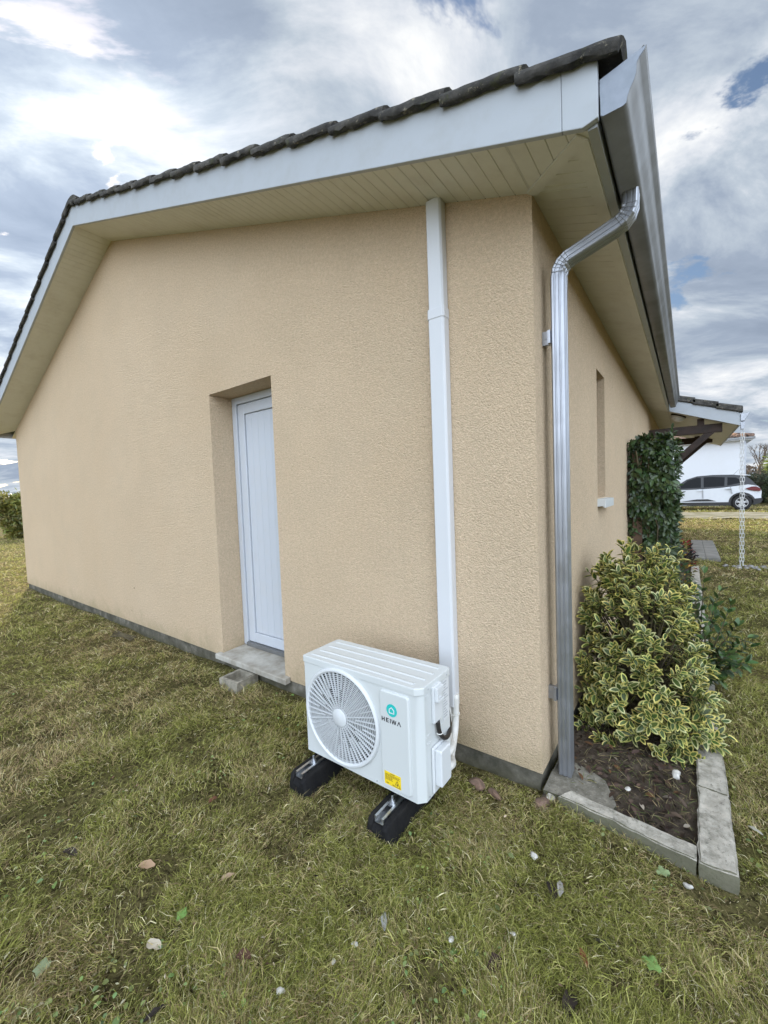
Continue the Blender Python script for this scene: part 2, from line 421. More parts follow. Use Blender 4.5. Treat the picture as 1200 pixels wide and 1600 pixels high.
def scatter(name, tv, tf, tm, P, X, Y, Z, S, col, mats, parent=None, loc=(0, 0, 0), smooth=True, col2=None, vsel=None):
    """instances of a template mesh baked into one mesh; per-instance colour to attribute 'Col'"""
    tv = np.asarray(tv, float); N, K = len(P), len(tv)
    S = np.asarray(S, float)
    if S.ndim == 1: S = np.stack([S, S, S], 1)
    off = np.asarray(root_loc(parent) if parent is not None else loc, float)
    V = (P[:, None, :] - off + X[:, None, :]*(tv[None, :, 0:1]*S[:, None, 0:1]) + Y[:, None, :]*(tv[None, :, 1:2]*S[:, None, 1:2]) + Z[:, None, :]*(tv[None, :, 2:3]*S[:, None, 2:3])).reshape(-1, 3)
    flat = np.concatenate([np.array(f) for f in tf]); tot = np.array([len(f) for f in tf])
    L = (flat[None, :] + (np.arange(N)*K)[:, None]).reshape(-1)
    starts1 = np.concatenate([[0], np.cumsum(tot)[:-1]])
    ST = (starts1[None, :] + (np.arange(N)*len(flat))[:, None]).reshape(-1)
    me = bpy.data.meshes.new(name)
    me.vertices.add(len(V)); me.vertices.foreach_set('co', V.astype(np.float32).ravel())
    me.loops.add(len(L)); me.loops.foreach_set('vertex_index', L.astype(np.int32))
    me.polygons.add(len(ST)); me.polygons.foreach_set('loop_start', ST.astype(np.int32))
    me.polygons.foreach_set('material_index', np.tile(np.array(tm, np.int32), N))
    if smooth: me.polygons.foreach_set('use_smooth', np.ones(len(ST), bool))
    me.update(calc_edges=True)
    at = me.attributes.new('Col', 'FLOAT_COLOR', 'POINT')
    cc = np.ones((N, K, 4), np.float32); cc[:, :, :3] = np.asarray(col)[:, None, :]
    if col2 is not None: cc[:, vsel, :3] = np.asarray(col2)[:, None, :]
    at.data.foreach_set('color', cc.ravel())
    return link(name, me, mats, parent, (0, 0, 0) if parent is not None else loc)
def norm(a): return a/np.maximum(np.linalg.norm(a, axis=-1, keepdims=True), 1e-9)
def basis(dirs, ups):
    X = norm(dirs); Y = norm(np.cross(ups, X)); return X, Y, np.cross(X, Y)

# leaf templates: x along the leaf (0..1), y across, z up
def leaf_template(w=0.42, n=5, fold=0.10, droop=0.12):
    xs = np.linspace(0, 1, n+1); v = []; f = []
    for x in xs:
        hw = 0.5*w*math.sin(math.pi*min(1, x*0.92+0.04))**0.75
        z = -droop*x*x
        v += [(x, -hw, z+fold*hw*2), (x, 0, z), (x, hw, z+fold*hw*2)]
    for i in range(n):
        a = 3*i; f += [(a, a+1, a+4, a+3), (a+1, a+2, a+5, a+4)]
    return v, f, [0]*len(f)
def lobed_leaf():
    v = [(0, 0, 0), (0.5, 0, 0.03)]; n = 31
    for i in range(n):
        a = -2.5+5.0*i/(n-1)
        r_ = 0.34+0.16*abs(math.cos(a*1.9))**1.5+0.03*math.sin(i*2.9)
        v.append((0.5+r_*math.cos(a), r_*math.sin(a)*1.05, 0.05*math.cos(a*5)-0.10*r_))
    f = [(1, i, i+1) for i in range(2, n+1)]+[(1, 0, 2), (1, n+1, 0)]
    return v, f, [0]*len(f)
def simple_leaf():
    v = [(0, 0, 0), (0.45, -0.22, 0.04), (1, 0, -0.08), (0.45, 0.22, 0.04)]
    return v, [(0, 1, 2), (0, 2, 3)], [0, 0]
def variegated_template(w=0.45):
    n = 7; out_, inn = [], []
    xs = np.linspace(0, 1, n)
    def hw(x): return 0.5*w*(math.sin(math.pi*min(1, x*0.95+0.03)))**0.72
    v = []
    up = [(x, hw(x)) for x in xs]
    outline = [(x, y) for x, y in up] + [(x, -y) for x, y in up[-2:0:-1]]
    wob = [1+0.10*math.sin(i*2.7) for i in range(len(outline))]
    inner = [(0.10+(x-0.10)*0.82, y*0.66*wb) for (x, y), wb in zip(outline, wob)]
    m = len(outline)
    for x, y in outline: v.append((x, y, 0.22*abs(y)*1.5 - 0.14*x*x))
    for x, y in inner: v.append((x, y, 0.22*abs(y)*1.2 - 0.14*x*x - 0.004))
    f, mi = [], []
    for i in range(m):
        f.append((i, (i+1) % m, m+(i+1) % m, m+i)); mi.append(1)
    ups = list(range(m, 2*m)); k = n-1
    # split the centre along the midrib
    f.append(tuple(ups[0:k+1])); mi.append(0)
    f.append(tuple([ups[0]] + ups[k:][::1])); mi.append(0)
    f[-1] = tuple(ups[k:] + [ups[0]])
    vsel = list(range(m, 2*m))
    # duplicate inner ring so centre and margin can carry different colours
    base = len(v)
    v += [v[i] for i in range(m, 2*m)]
    f[-2] = tuple(i-m+base for i in f[-2]); f[-1] = tuple(i-m+base for i in f[-1])
    return v, f, mi, list(range(base, base+m))

# ------------------------------------------------------------------ terrain
def gz(x, y):
    x = np.asarray(x, float); y = np.asarray(y, float)
    rise = 0.14*np.clip((y-4)/13, 0, 1)
    b_ = 0.010*np.sin(2.1*x+0.7)*np.sin(1.7*y+1.1) + 0.006*np.sin(6.3*x+1.3*y) + 0.005*np.sin(8.9*y-2.2*x+2) + 0.004*np.sin(17*x+5*y)*np.sin(13*y-4*x)
    far = np.exp(-((np.hypot(x, y))/25.0)**2)
    return rise + b_*(0.35+0.65*far)
def axis_coords(a, b, step, far):
    core = list(np.arange(a, b+1e-6, step)); s = step; x = a; left = []
    while x > -far: s *= 1.28; x -= s; left.append(x)
    s = step; x = core[-1]; right = []
    while x < far: s *= 1.28; x += s; right.append(x)
    return np.array(left[::-1]+core+right)
gx = axis_coords(-11, 3.5, 0.09, 900); gy = axis_coords(-4, 3, 0.09, 900)
GX, GY = np.meshgrid(gx, gy); GZ = gz(GX, GY)
nxg, nyg = len(gx), len(gy)
V = np.stack([GX, GY, GZ], -1).reshape(-1, 3)
i0 = (np.arange(nyg-1)[:, None]*nxg + np.arange(nxg-1)[None, :]).ravel()
F = np.stack([i0, i0+1, i0+1+nxg, i0+nxg], 1)
me = bpy.data.meshes.new('ground'); me.from_pydata(V.tolist(), [], F.tolist()); me.update()
me.polygons.foreach_set('use_smooth', [True]*len(me.polygons))
tag(link('ground', me, 'lawn_ground'), kind='structure')

# gravel drive in front of the car
def sheet(name, x0, x1, y0, y1, nx, ny, mat, dz, wob=0.0, kind='structure', bumpz=0.0, z=None):
    xs = np.linspace(x0, x1, nx+1); ys = np.linspace(y0, y1, ny+1); v = []
    r = random.Random(3)
    for j, yy in enumerate(ys):
        for i, xx in enumerate(xs):
            X_, Y_ = xx, yy
            if wob and j in (0, ny): Y_ += r.uniform(-wob, wob)
            v.append((X_, Y_, (gz(X_, Y_) if z is None else z) + dz + r.uniform(-bumpz, bumpz)))
    f = [(j*(nx+1)+i, j*(nx+1)+i+1, (j+1)*(nx+1)+i+1, (j+1)*(nx+1)+i) for j in range(ny) for i in range(nx)]
    me = bpy.data.meshes.new(name); me.from_pydata(v, [], f); me.update()
    me.polygons.foreach_set('use_smooth', [True]*len(f))
    return tag(link(name, me, mat), kind=kind)
sheet('gravel_drive', -6, 30, 16.4, 20.2, 60, 6, 'gravel', 0.014, 0.35)
sheet('flower_bed', 0.006, 0.60, -0.055, 6.55, 24, 220, 'soil', 0.035, bumpz=0.012, z=0.0)

# ------------------------------------------------------------------ house
W, H, SL, ZP = 8.932, 2.81, 0.34, 0.106
OH, EV = 0.325, 0.286
LEN = 6.7               # length of the visible long wall up to the porch return
DEEP = 13.0
def zs(x):              # soffit height at x (rising to the ridge, falling outside)
    return H - SL*x if x > -W/2 else H - SL*(-W - x)
house = thing('house', (-W/2, 4.0, 0), 'single storey house rendered in beige stucco with tiled gable roof and white bargeboards', 'house')
dx0, dx1, dz0, dz1, RV = -2.716, -1.885, 0.149, 2.377, 0.232
wy0, wy1, wz0, wz1 = 1.59, 1.96, 1.388, 2.382
bm = BM()
XR = -W/2; ZR = zs(XR)
# gable wall around the doorway
quad(bm, [(-W, 0, ZP), (dx0, 0, ZP), (dx0, 0, zs(dx0)), (XR, 0, ZR), (-W, 0, H)])
quad(bm, [(dx0, 0, dz1), (dx1, 0, dz1), (dx1, 0, zs(dx1)), (dx0, 0, zs(dx0))])
quad(bm, [(dx1, 0, ZP), (0, 0, ZP), (0, 0, H), (dx1, 0, zs(dx1))])
quad(bm, [(dx0, 0, ZP), (dx1, 0, ZP), (dx1, 0, dz0-0.055), (dx0, 0, dz0-0.055)])
# door reveals
quad(bm, [(dx0, 0, dz0-0.055), (dx0, RV+0.12, dz0-0.055), (dx0, RV+0.12, dz1), (dx0, 0, dz1)])
quad(bm, [(dx1, 0, dz0-0.055), (dx1, 0, dz1), (dx1, RV+0.12, dz1), (dx1, RV+0.12, dz0-0.055)])
quad(bm, [(dx0, 0, dz1), (dx0, RV+0.12, dz1), (dx1, RV+0.12, dz1), (dx1, 0, dz1)])
# long wall with the slit window
for a, b_, c, d in ((0, wy0, ZP, H), (wy1, DEEP, ZP, H), (wy0, wy1, ZP, wz0), (wy0, wy1, wz1, H)):
    quad(bm, [(0, a, c), (0, b_, c), (0, b_, d), (0, a, d)])
WD = -0.2
quad(bm, [(0, wy0, wz0), (0, wy0, wz1), (WD, wy0, wz1), (WD, wy0, wz0)])
quad(bm, [(0, wy1, wz0), (WD, wy1, wz0), (WD, wy1, wz1), (0, wy1, wz1)])
quad(bm, [(0, wy0, wz1), (0, wy1, wz1), (WD, wy1, wz1), (WD, wy0, wz1)])
quad(bm, [(0, wy0, wz0), (WD, wy0, wz0), (WD, wy1, wz0), (0, wy1, wz0)])
# other walls
quad(bm, [(-W, 0, ZP), (-W, 0, H), (-W, DEEP, H), (-W, DEEP, ZP)])
quad(bm, [(-W, DEEP, ZP), (-W, DEEP, H), (XR, DEEP, ZR), (0, DEEP, H), (0, DEEP, ZP)])
bmesh.ops.remove_doubles(bm, verts=bm.verts, dist=1e-4)
obj('wall', bm, 'stucco', house)
# plinth set back a little
bm = BM(); q = 0.014
prism(bm, [(-W+q, q), (-q, q), (-q, DEEP-q), (-W+q, DEEP-q)], 'z', -0.3, ZP+0.02); fix(bm)
obj('plinth', bm, 'plinth_concrete', house)

# soffit boards: strips with small V grooves, following the roof slope
def strip_boards(bm, f, a0, a1, pitch=0.072, g=0.0035, dep=0.004):
    """f(t, s, d): t across boards, s in 0..1 along board, d depth up"""
    t = a0
    while t < a1 - 1e-4:
        e = min(t+pitch, a1)
        quad(bm, [f(t+g, 0, 0), f(e-g, 0, 0), f(e-g, 1, 0), f(t+g, 1, 0)])
        quad(bm, [f(t, 0, dep), f(t+g, 0, 0), f(t+g, 1, 0), f(t, 1, dep)])
        quad(bm, [f(e-g, 0, 0), f(e, 0, dep), f(e, 1, dep), f(e-g, 1, 0)])
        t = e
soff = BM()
def gable_r(t, s, d):
    y1 = -OH if t <= 0 else -OH
    y0 = 0.0 if t <= 0 else -OH*t/EV
    return (t, y0 + (y1-y0)*s, zs(t)+d)
strip_boards(soff, gable_r, XR, 0.0); strip_boards(soff, gable_r, 0.0, EV-0.001)
def gable_l(t, s, d):
    y0 = 0.0 if t >= -W else -OH*(-W-t)/EV
    return (t, y0 + (-OH-y0)*s, zs(t)+d)
strip_boards(soff, gable_l, -W, XR); strip_boards(soff, gable_l, -W-EV+0.001, -W)
def eave_r(t, s, d):
    x0 = 0.0 if t >= 0 else EV*(-t/OH)
    x = x0 + (EV-x0)*s
    return (x, t, zs(x)+d)
strip_boards(soff, eave_r, -OH+0.001, 0.0); strip_boards(soff, eave_r, 0.0, 11.4)
def eave_l(t, s, d):
    x = -W - EV*s
    return (x, t, zs(x)+d)
strip_boards(soff, eave_l, 0.0, DEEP)
obj('soffit', soff, 'soffit_pvc', house)
# mitre trim, wall-edge trims and outer edge trim
bm = BM()
def ribbon(bm, a, b_, n, w, th):
    a, b_, n = Vector(a), Vector(b_), Vector(n).normalized(); t = (b_-a).normalized(); s = t.cross(n)*w/2
    vs = [bm.verts.new(p+q2) for p in (a, b_) for q2 in (s, -s, -s-n*-th*-1, s-n*-th*-1)]
    for f in ((0, 1, 5, 4), (1, 2, 6, 5), (2, 3, 7, 6), (3, 0, 4, 7), (3, 2, 1, 0), (4, 5, 6, 7)):
        bm.faces.new([vs[i] for i in f])
dn = Vector((SL, 0, 1))
ribbon(bm, (0, 0, zs(0)-0.001), (EV-0.02, -OH+0.02, zs(EV-0.02)-0.001), dn, 0.045, 0.007)
ribbon(bm, (EV-0.028, -OH+0.04, zs(EV-0.028)-0.001), (EV-0.028, LEN, zs(EV-0.028)-0.001), dn, 0.052, 0.006)
fix(bm); obj('soffit_trim', bm, 'soffit_pvc', house)

# bargeboards on both slopes, eave fascias
BH = 0.252
for sgn in (1, -1):
    bm = BM()
    xe = EV+0.036
    if sgn > 0:
        poly = [(XR, ZR-0.004), (0.2073, zs(0.2073)-0.004), (0.2073, zs(0.2073)+0.218), (XR, ZR+0.225)]
        prism(bm, [(0.208, zs(0.208)-0.004), (EV-0.012, zs(EV-0.012)-0.004), (xe, zs(EV-0.012)+0.006), (xe, zs(xe)+0.205), (0.208, zs(0.208)+0.218)], 'y', -OH-0.0225, -OH)
    else:
        xl = -W-xe
        poly = [(xl, zs(-W-EV+0.012)+0.006), (-W-EV+0.012, zs(-W-EV+0.012)-0.004), (XR-0.002, ZR-0.004), (XR-0.002, ZR+0.225), (xl, zs(xl)+0.205)]
    prism(bm, poly, 'y', -OH-0.022, -OH); fix(bm)
    obj('bargeboard', bm, 'bargeboard_paint', house, bevel=0.003)
bm = BM(); box(bm, EV, EV+0.03, -OH+0.002, LEN+0.05, zs(EV)-0.002, zs(EV)+0.19); fix(bm)
obj('fascia', bm, 'bargeboard_paint', house)
bm = BM(); box(bm, -W-EV-0.03, -W-EV, -OH+0.002, DEEP, zs(EV)-0.002, zs(EV)+0.19); fix(bm)
obj('fascia', bm, 'bargeboard_paint', house)

# roof covering
TL = 0.327
sec = math.sqrt(1+SL*SL)
def roof_rows(bm, sgn, y0, y1, x_start, n_rows, dyn=0.06, base=0.230):
    amp = 0.028
    ys = np.arange(y0, y1+1e-6, dyn)
    for k in range(n_rows):
        u0 = k*TL/sec; u1 = u0+TL/sec+0.02
        rows = []
        for (u, lift) in ((u0, 0.0), (u0, 0.035), (u1, 0.004)):
            row = []
            for yy in ys:
                prof = amp*abs(math.sin(math.pi*(yy-y0)/0.30))**0.8
                xx = x_start - u; X = xx if sgn > 0 else -W - xx
                row.append(bm.verts.new((X, yy, zs(xx)+base+lift+prof-0.02)))
            rows.append(row)
        for a, b_ in ((0, 1), (1, 2)):
            for i in range(len(ys)-1):
                f = bm.faces.new((rows[a][i], rows[a][i+1], rows[b_][i+1], rows[b_][i])); f.smooth = (a == 1)
nrow = int((W/2+0.39)/(TL/sec))+1
bm = BM()
roof_rows(bm, 1, -OH+0.05, DEEP+0.1, 0.385, nrow); roof_rows(bm, -1, -OH+0.05, DEEP+0.1, 0.385, nrow)
fix(bm); roof = obj('roof', bm, 'roof_tile', house)
# rake tiles: L-shaped rounded verge tiles stepping down the slope
def verge_tile(bm, sgn, k, x_start, y_out, seed, base=0.0):
    r = random.Random(seed)
    prof = [(0.0, 0.200), (-0.007, 0.205), (-0.010, 0.220), (-0.003, 0.236), (0.014, 0.248), (0.045, 0.254), (0.10, 0.252), (0.16, 0.244), (0.16, 0.226), (0.03, 0.222), (0.018, 0.203)]
    u0 = k*TL/sec; u1 = u0+TL/sec+0.03; secs = []
    nseg = 9
    for i in range(nseg+1):
        f = i/nseg; u = u0+(u1-u0)*f; lift = 0.027*(1-f)-0.022
        rag = 0.0
        row = []
        for j, (py, pz) in enumerate(prof):
            dz_ = lift + r.uniform(-0.0022, 0.0022)
            if j in (0, 1, 10): dz_ += r.uniform(-0.010, 0.004)
            s_in = 0.93 if i == 0 else 1.0
            uu = u + (0.012*math.sin(pz*40) if i == 0 else 0) + r.uniform(-0.002, 0.002)
            xx = x_start-uu; X = xx if sgn > 0 else -W-xx
            row.append(bm.verts.new((X, y_out+0.085+(py-0.085)*s_in+r.uniform(-0.0015, 0.0015), zs(xx)+base+0.225+(pz-0.225)*s_in+dz_)))
        secs.append(row)
    n = len(prof)
    for a, b_ in zip(secs[:-1], secs[1:]):
        for j in range(n):
            bm.faces.new((a[j], a[(j+1) % n], b_[(j+1) % n], b_[j]))
    bm.faces.new(secs[0][::-1]); bm.faces.new(secs[-1])
for sgn in (1, -1):
    bm = BM()
    for k in range(nrow): verge_tile(bm, sgn, k, 0.395, -OH-0.048, 50+k+(100 if sgn < 0 else 0))
    fix(bm); obj('verge_tile', bm, 'roof_tile', roof, smooth=0.9)
bm = BM()
for k in range(30):     # ridge tiles
    y0 = -OH-0.035+k*0.42
    secs = []
    for (yy, g) in ((y0, 1.06), (y0+0.43, 0.96)):
        secs.append([bm.verts.new((XR+0.165*g*math.cos(a), yy, ZR+0.182+0.080*g*math.sin(a))) for a in np.linspace(0, math.pi, 10)])
    for j in range(9): bm.faces.new((secs[0][j], secs[0][j+1], secs[1][j+1], secs[1][j])).smooth = True
    if k == 0: bm.faces.new(secs[0])
obj('ridge_tile', bm, 'roof_tile', roof)

# gutter: ogee profile, closed end, runs the whole eave
def gutter_shell(bm, prof, y0, y1, th=0.003, axis='y'):
    n = len(prof)
    A = [bm.verts.new((x, y0, z)) for x, z in prof]; B = [bm.verts.new((x, y1, z)) for x, z in prof]
    for i in range(n-1): bm.faces.new((A[i], B[i], B[i+1], A[i+1]))
GP = [(0.326, 2.848), (0.328, 2.732), (0.336, 2.727), (0.392, 2.727), (0.402, 2.731), (0.406, 2.752), (0.414, 2.772), (0.424, 2.79), (0.431, 2.812), (0.432, 2.838), (0.440, 2.852), (0.454, 2.866), (0.458, 2.876), (0.450, 2.880), (0.444, 2.872)]
bm = BM(); gutter_shell(bm, GP, -0.332, 6.45)
fix(bm)
gut = obj('gutter', bm, 'gutter_aluminium', house, smooth=0.3)
bm = BM()
prism(bm, GP[:13], 'y', -0.3345, -0.3322); fix(bm); obj('end_cap', bm, 'cap_metal', gut)
bm = BM(); prism(bm, GP[:13], 'y', 6.4502, 6.4525); fix(bm); obj('end_cap', bm, 'cap_metal', gut)
md = gut.modifiers.new('solid', 'SOLIDIFY'); md.thickness = 0.003; md.offset = 0

# downpipe: ribbed rectangular section swept along the elbows
def rect_section(w, d):
    """x half-width w, y half depth d with two shallow ribs on the faces"""
    pts = []
    def side(a, b_, nrm):
        a, b_, nrm = Vector(a), Vector(b_), Vector(nrm)
        for f, o in ((0.06, -0.12), (0.12, 0), (0.26, 0), (0.30, -0.16), (0.36, -0.16), (0.40, 0), (0.60, 0), (0.64, -0.16), (0.70, -0.16), (0.74, 0), (0.88, 0), (0.94, -0.12)):
            pts.append(a+(b_-a)*f+nrm*o*0.022)
    side((-w, -d), (w, -d), (0, -1)); side((w, -d), (w, d), (1, 0)); side((w, d), (-w, d), (0, 1)); side((-w, d), (-w, -d), (-1, 0))
    return pts
def fillet(path, rad, n=6):
    out = [Vector(path[0])]
    for i in range(1, len(path)-1):
        p, a, b_ = Vector(path[i]), Vector(path[i-1]), Vector(path[i+1])
        ta, tb = (a-p).normalized(), (b_-p).normalized()
        ang = ta.angle(tb); l = rad/math.tan(ang/2)
        s, e = p+ta*l, p+tb*l
        for k in range(n+1):
            f = k/n; out.append((s.lerp(p, f)).lerp(p.lerp(e, f), f))
    out.append(Vector(path[-1])); return out
DPY = 0.158
path = fillet([(0.368, DPY, 2.729), (0.366, DPY, 2.628), (0.074, DPY, 2.535), (0.072, DPY, 2.30)], 0.085, 7)
path = path[:-1] + [Vector((0.072, DPY, z)) for z in (2.40, 2.0, 1.4, 0.8, 0.055)]
sect = rect_section(0.031, 0.039)
bm = BM(); rings = []
for i, p in enumerate(path):
    t = (path[min(i+1, len(path)-1)]-path[max(i-1, 0)]).normalized()
    yv = Vector((0, 1, 0)); xv = yv.cross(t).normalized()*-1
    crimp = 1.0
    if 1 <= i <= 8 or 9 <= i <= 16: crimp = 0.965 if i % 2 else 1.03
    rings.append([bm.verts.new(p+xv*s.x*crimp+yv*s.y*crimp) for s in sect])
for a, b_ in zip(rings[:-1], rings[1:]):
    for j in range(len(sect)):
        bm.faces.new((a[j], a[(j+1) % len(sect)], b_[(j+1) % len(sect)], b_[j]))
bm.faces.new(rings[-1]); fix(bm)
dp = obj('downpipe', bm, 'pipe_aluminium', house, smooth=0.35)
for z in (2.20, 0.46):
    bm = BM()
    box(bm, 0.0, 0.040, 0.128, 0.150, z-0.032, z+0.032); box(bm, 0.028, 0.041, 0.11, 0.205, z-0.03, z+0.03)
    box(bm, 0.005, 0.03, 0.1275-0.002, 0.1275, z-0.004, z+0.004)
    fix(bm); obj('bracket', bm, 'pipe_aluminium', dp)
# crimp seams: thin dark folds around the elbows
bm = BM()
for i in (2, 3, 4, 5, 6, 7, 10, 11, 12, 13, 14, 15):
    p = path[i]; t = (path[i+1]-path[i-1]).normalized(); yv = Vector((0, 1, 0)); xv = yv.cross(t).normalized()*-1
    R0 = [p+xv*s.x*1.035+yv*s.y*1.035-t*0.0016 for s in sect]; R1 = [q2+t*0.0032 for q2 in R0]
    a = [bm.verts.new(q2) for q2 in R0]; b_ = [bm.verts.new(q2) for q2 in R1]
    for j in range(12): bm.faces.new((a[j], a[j+1], b_[j+1], b_[j]))
obj('elbow_crimp', bm, 'gutter_aluminium', dp)

# door: frame, leaf with tongued panel, threshold
bm = BM(); y0, y1 = RV-0.02, RV+0.05
fw = 0.062
box(bm, dx0+0.002, dx0+fw, y0, y1, dz0, dz1-0.002); box(bm, dx1-fw, dx1-0.002, y0, y1, dz0, dz1-0.002)
box(bm, dx0+fw, dx1-fw, y0, y1, dz1-fw, dz1-0.002); fix(bm)
dfr = obj('door_frame', bm, 'door_pvc', house, bevel=0.004)
door = None
bm = BM(); a, b_, c, d = dx0+fw+0.004, dx1-fw-0.004, dz0+0.035, dz1-fw-0.004
yl = RV-0.006; sw = 0.088
box(bm, a, a+sw, yl, yl+0.05, c, d); box(bm, b_-sw, b_, yl, yl+0.05, c, d)
box(bm, a+sw, b_-sw, yl, yl+0.05, c, c+sw); box(bm, a+sw, b_-sw, yl, yl+0.05, d-sw, d); fix(bm)
door = obj('door', bm, 'door_pvc', house, bevel=0.005)
bm = BM(); n = 6; pw = (b_-a-2*sw-0.008)/n
for i in range(n):
    x = a+sw+0.004+i*pw
    box(bm, x+0.0008, x+pw-0.0008, yl+0.014, yl+0.03, c+sw+0.004, d-sw-0.004)
fix(bm); obj('door_panel', bm, 'door_pvc', door, bevel=0.002)
bm = BM(); box(bm, a+0.002, b_-0.002, yl+0.031, yl+0.034, c+0.002, d-0.002); fix(bm); obj('backing_sheet', bm, 'groove_dark', door)  # dark sheet behind the whole leaf, showing in the panel gaps
bm = BM(); box(bm, a+0.03, a+0.05, yl-0.012, yl-0.001, 1.10, 1.28)   # latch plate side kept slim on the hidden stile
bm.free()
bm = BM(); box(bm, dx0+fw, dx1-fw, RV-0.035, RV+0.05, dz0+0.001, dz0+0.031); fix(bm); obj('threshold', bm, 'gutter_aluminium', dfr)
bm = BM()
prism(bm, [(-0.052, dz0-0.058), (RV+0.06, dz0-0.054), (RV+0.06, dz0), (-0.045, dz0-0.014), (-0.052, dz0-0.02)], 'x', dx0+0.004, dx1-0.004)
prism(bm, [(-0.052, dz0-0.058), (-0.002, dz0-0.058), (-0.002, dz0-0.012), (-0.045, dz0-0.014), (-0.052, dz0-0.02)], 'x', dx1-0.004, dx1+0.06)
prism(bm, [(-0.052, dz0-0.058), (-0.002, dz0-0.058), (-0.002, dz0-0.012), (-0.045, dz0-0.014), (-0.052, dz0-0.02)], 'x', dx0-0.045, dx0+0.004)
fix(bm); obj('door_sill', bm, 'sill_stone', house, bevel=0.004)

# slit window
bm = BM(); box(bm, WD-0.06, WD, wy0, wy0+0.05, wz0, wz1); box(bm, WD-0.06, WD, wy1-0.05, wy1, wz0, wz1)
box(bm, WD-0.06, WD, wy0+0.05, wy1-0.05, wz0, wz0+0.05); box(bm, WD-0.06, WD, wy0+0.05, wy1-0.05, wz1-0.05, wz1); fix(bm)
win = obj('window', bm, 'door_pvc', house)
bm = BM(); box(bm, WD-0.04, WD-0.03, wy0+0.04, wy1-0.04, wz0+0.04, wz1-0.04); fix(bm); obj('pane', bm, 'car_glass', win)
bm = BM()
prism(bm, [(WD, 1.392), (0.058, 1.376), (0.058, 1.310), (0.044, 1.310), (0.040, 1.322), (0.0, 1.318), (WD, 1.318)], 'y', wy0-0.02, wy1+0.03)
fix(bm); obj('window_sill', bm, 'unit_paint', win, bevel=0.003)

# ------------------------------------------------------------------ porch at the end of the long wall
PY, PXE = 6.72, 1.215
def zp_(x): return H - 0.385*x + 0.022
bm = BM()
def porch_boards(t, s, d): return (EV+(PXE-EV)*s, t, zp_(EV+(PXE-EV)*s)+d)
strip_boards(bm, porch_boards, PY, 11.5)
porch = obj('porch', bm, 'soffit_pvc', house)
bm = BM()
prism(bm, [(0.30, zp_(0.30)-0.01), (PXE, zp_(PXE)-0.01), (PXE, zp_(PXE)+0.195), (0.30, zp_(0.30)+0.19)], 'y', PY-0.025, PY); fix(bm)
obj('bargeboard', bm, 'bargeboard_paint', porch, bevel=0.003)
bm = BM(); box(bm, PXE-0.002, PXE+0.02, PY-0.02, 11.5, zp_(PXE)-0.012, zp_(PXE)+0.17); fix(bm); obj('fascia', bm, 'bargeboard_paint', porch)
bm = BM()
for k in range(3):
    x1 = 1.262-k*0.30; x0 = x1-0.33
    pr_ = [(0, 0.185), (-0.012, 0.20), (-0.012, 0.265), (0.0, 0.285), (0.06, 0.292), (0.20, 0.27), (0.20, 0.19)]
    A, B = [], []
    for (py, pz) in pr_:
        A.append(bm.verts.new((x1+rnd.uniform(-.004, .004), PY-0.045+py, zp_(x1)+pz+0.022+rnd.uniform(-.005, .005)))); B.append(bm.verts.new((x0, PY-0.045+py, zp_(x0)+pz-0.004)))
    n = len(pr_)
    for j in range(n): bm.faces.new((A[j], A[(j+1) % n], B[(j+1) % n], B[j]))
    bm.faces.new(A); bm.faces.new(B)
fix(bm); obj('verge_tile', bm, 'roof_tile', porch)
bm = BM()
for k in range(4):
    x1 = 1.255-k*0.30; x0 = x1-0.32
    ys = np.arange(PY+0.1, 11.6, 0.06); rows = []
    for X, l in ((x1, 0.0), (x1, 0.03), (x0, 0.0)):
        rows.append([bm.verts.new((X, yy, zp_(X)+0.23+l+0.028*abs(math.sin(math.pi*yy/0.3)))) for yy in ys])
    for a_, b2 in ((0, 1), (1, 2)):
        for i in range(len(ys)-1): bm.faces.new((rows[a_][i], rows[a_][i+1], rows[b2][i+1], rows[b2][i]))
obj('roof', bm, 'roof_tile', porch)
zg = zp_(PXE)
bm = BM(); gutter_shell(bm, [(PXE+0.022, zg+0.16), (PXE+0.022, zg+0.055), (PXE+0.07, zg+0.052), (PXE+0.085, zg+0.09), (PXE+0.115, zg+0.14), (PXE+0.135, zg+0.175), (PXE+0.128, zg+0.178)], PY-0.03, 11.5)
bm.faces.new([bm.verts.new(p) for p in [(PXE+0.022, PY-0.03, zg+0.16), (PXE+0.022, PY-0.03, zg+0.055), (PXE+0.07, PY-0.03, zg+0.052), (PXE+0.085, PY-0.03, zg+0.09), (PXE+0.115, PY-0.03, zg+0.14), (PXE+0.135, PY-0.03, zg+0.175)]])
fix(bm); pg = obj('gutter', bm, 'pipe_aluminium', porch)
pg.modifiers.new('solid', 'SOLIDIFY').thickness = 0.003
bm = BM(); prism(bm, [(PXE+0.018, zg+0.05), (PXE+0.078, zg+0.05), (PXE+0.066, zg-0.075), (PXE+0.028, zg-0.075)], 'y', PY+0.005, PY+0.06); fix(bm)
obj('gutter_outlet', bm, 'pipe_aluminium', pg, bevel=0.004)
# timber frame
for (yb, zb) in ((6.87, 2.36), (10.2, 2.44)):
    bm = BM(); box(bm, 0.0, 1.02, yb-0.045, yb+0.045, zb-0.072, zb+0.072); fix(bm)
    beam = obj('beam', bm, 'timber', porch, bevel=0.006)
    bm = BM(); box(bm, 0.69, 0.785, yb-0.05, yb+0.05, zb+0.072, zp_(0.80)+0.01); fix(bm); obj('king_post', bm, 'timber', beam)
    bm = BM()
    prism(bm, [(0.92, zb-0.074), (0.78, zb-0.074), (0.02, zb-0.80), (0.02, zb-0.94)], 'y', yb-0.038, yb+0.038); fix(bm); obj('brace', bm, 'timber', beam)
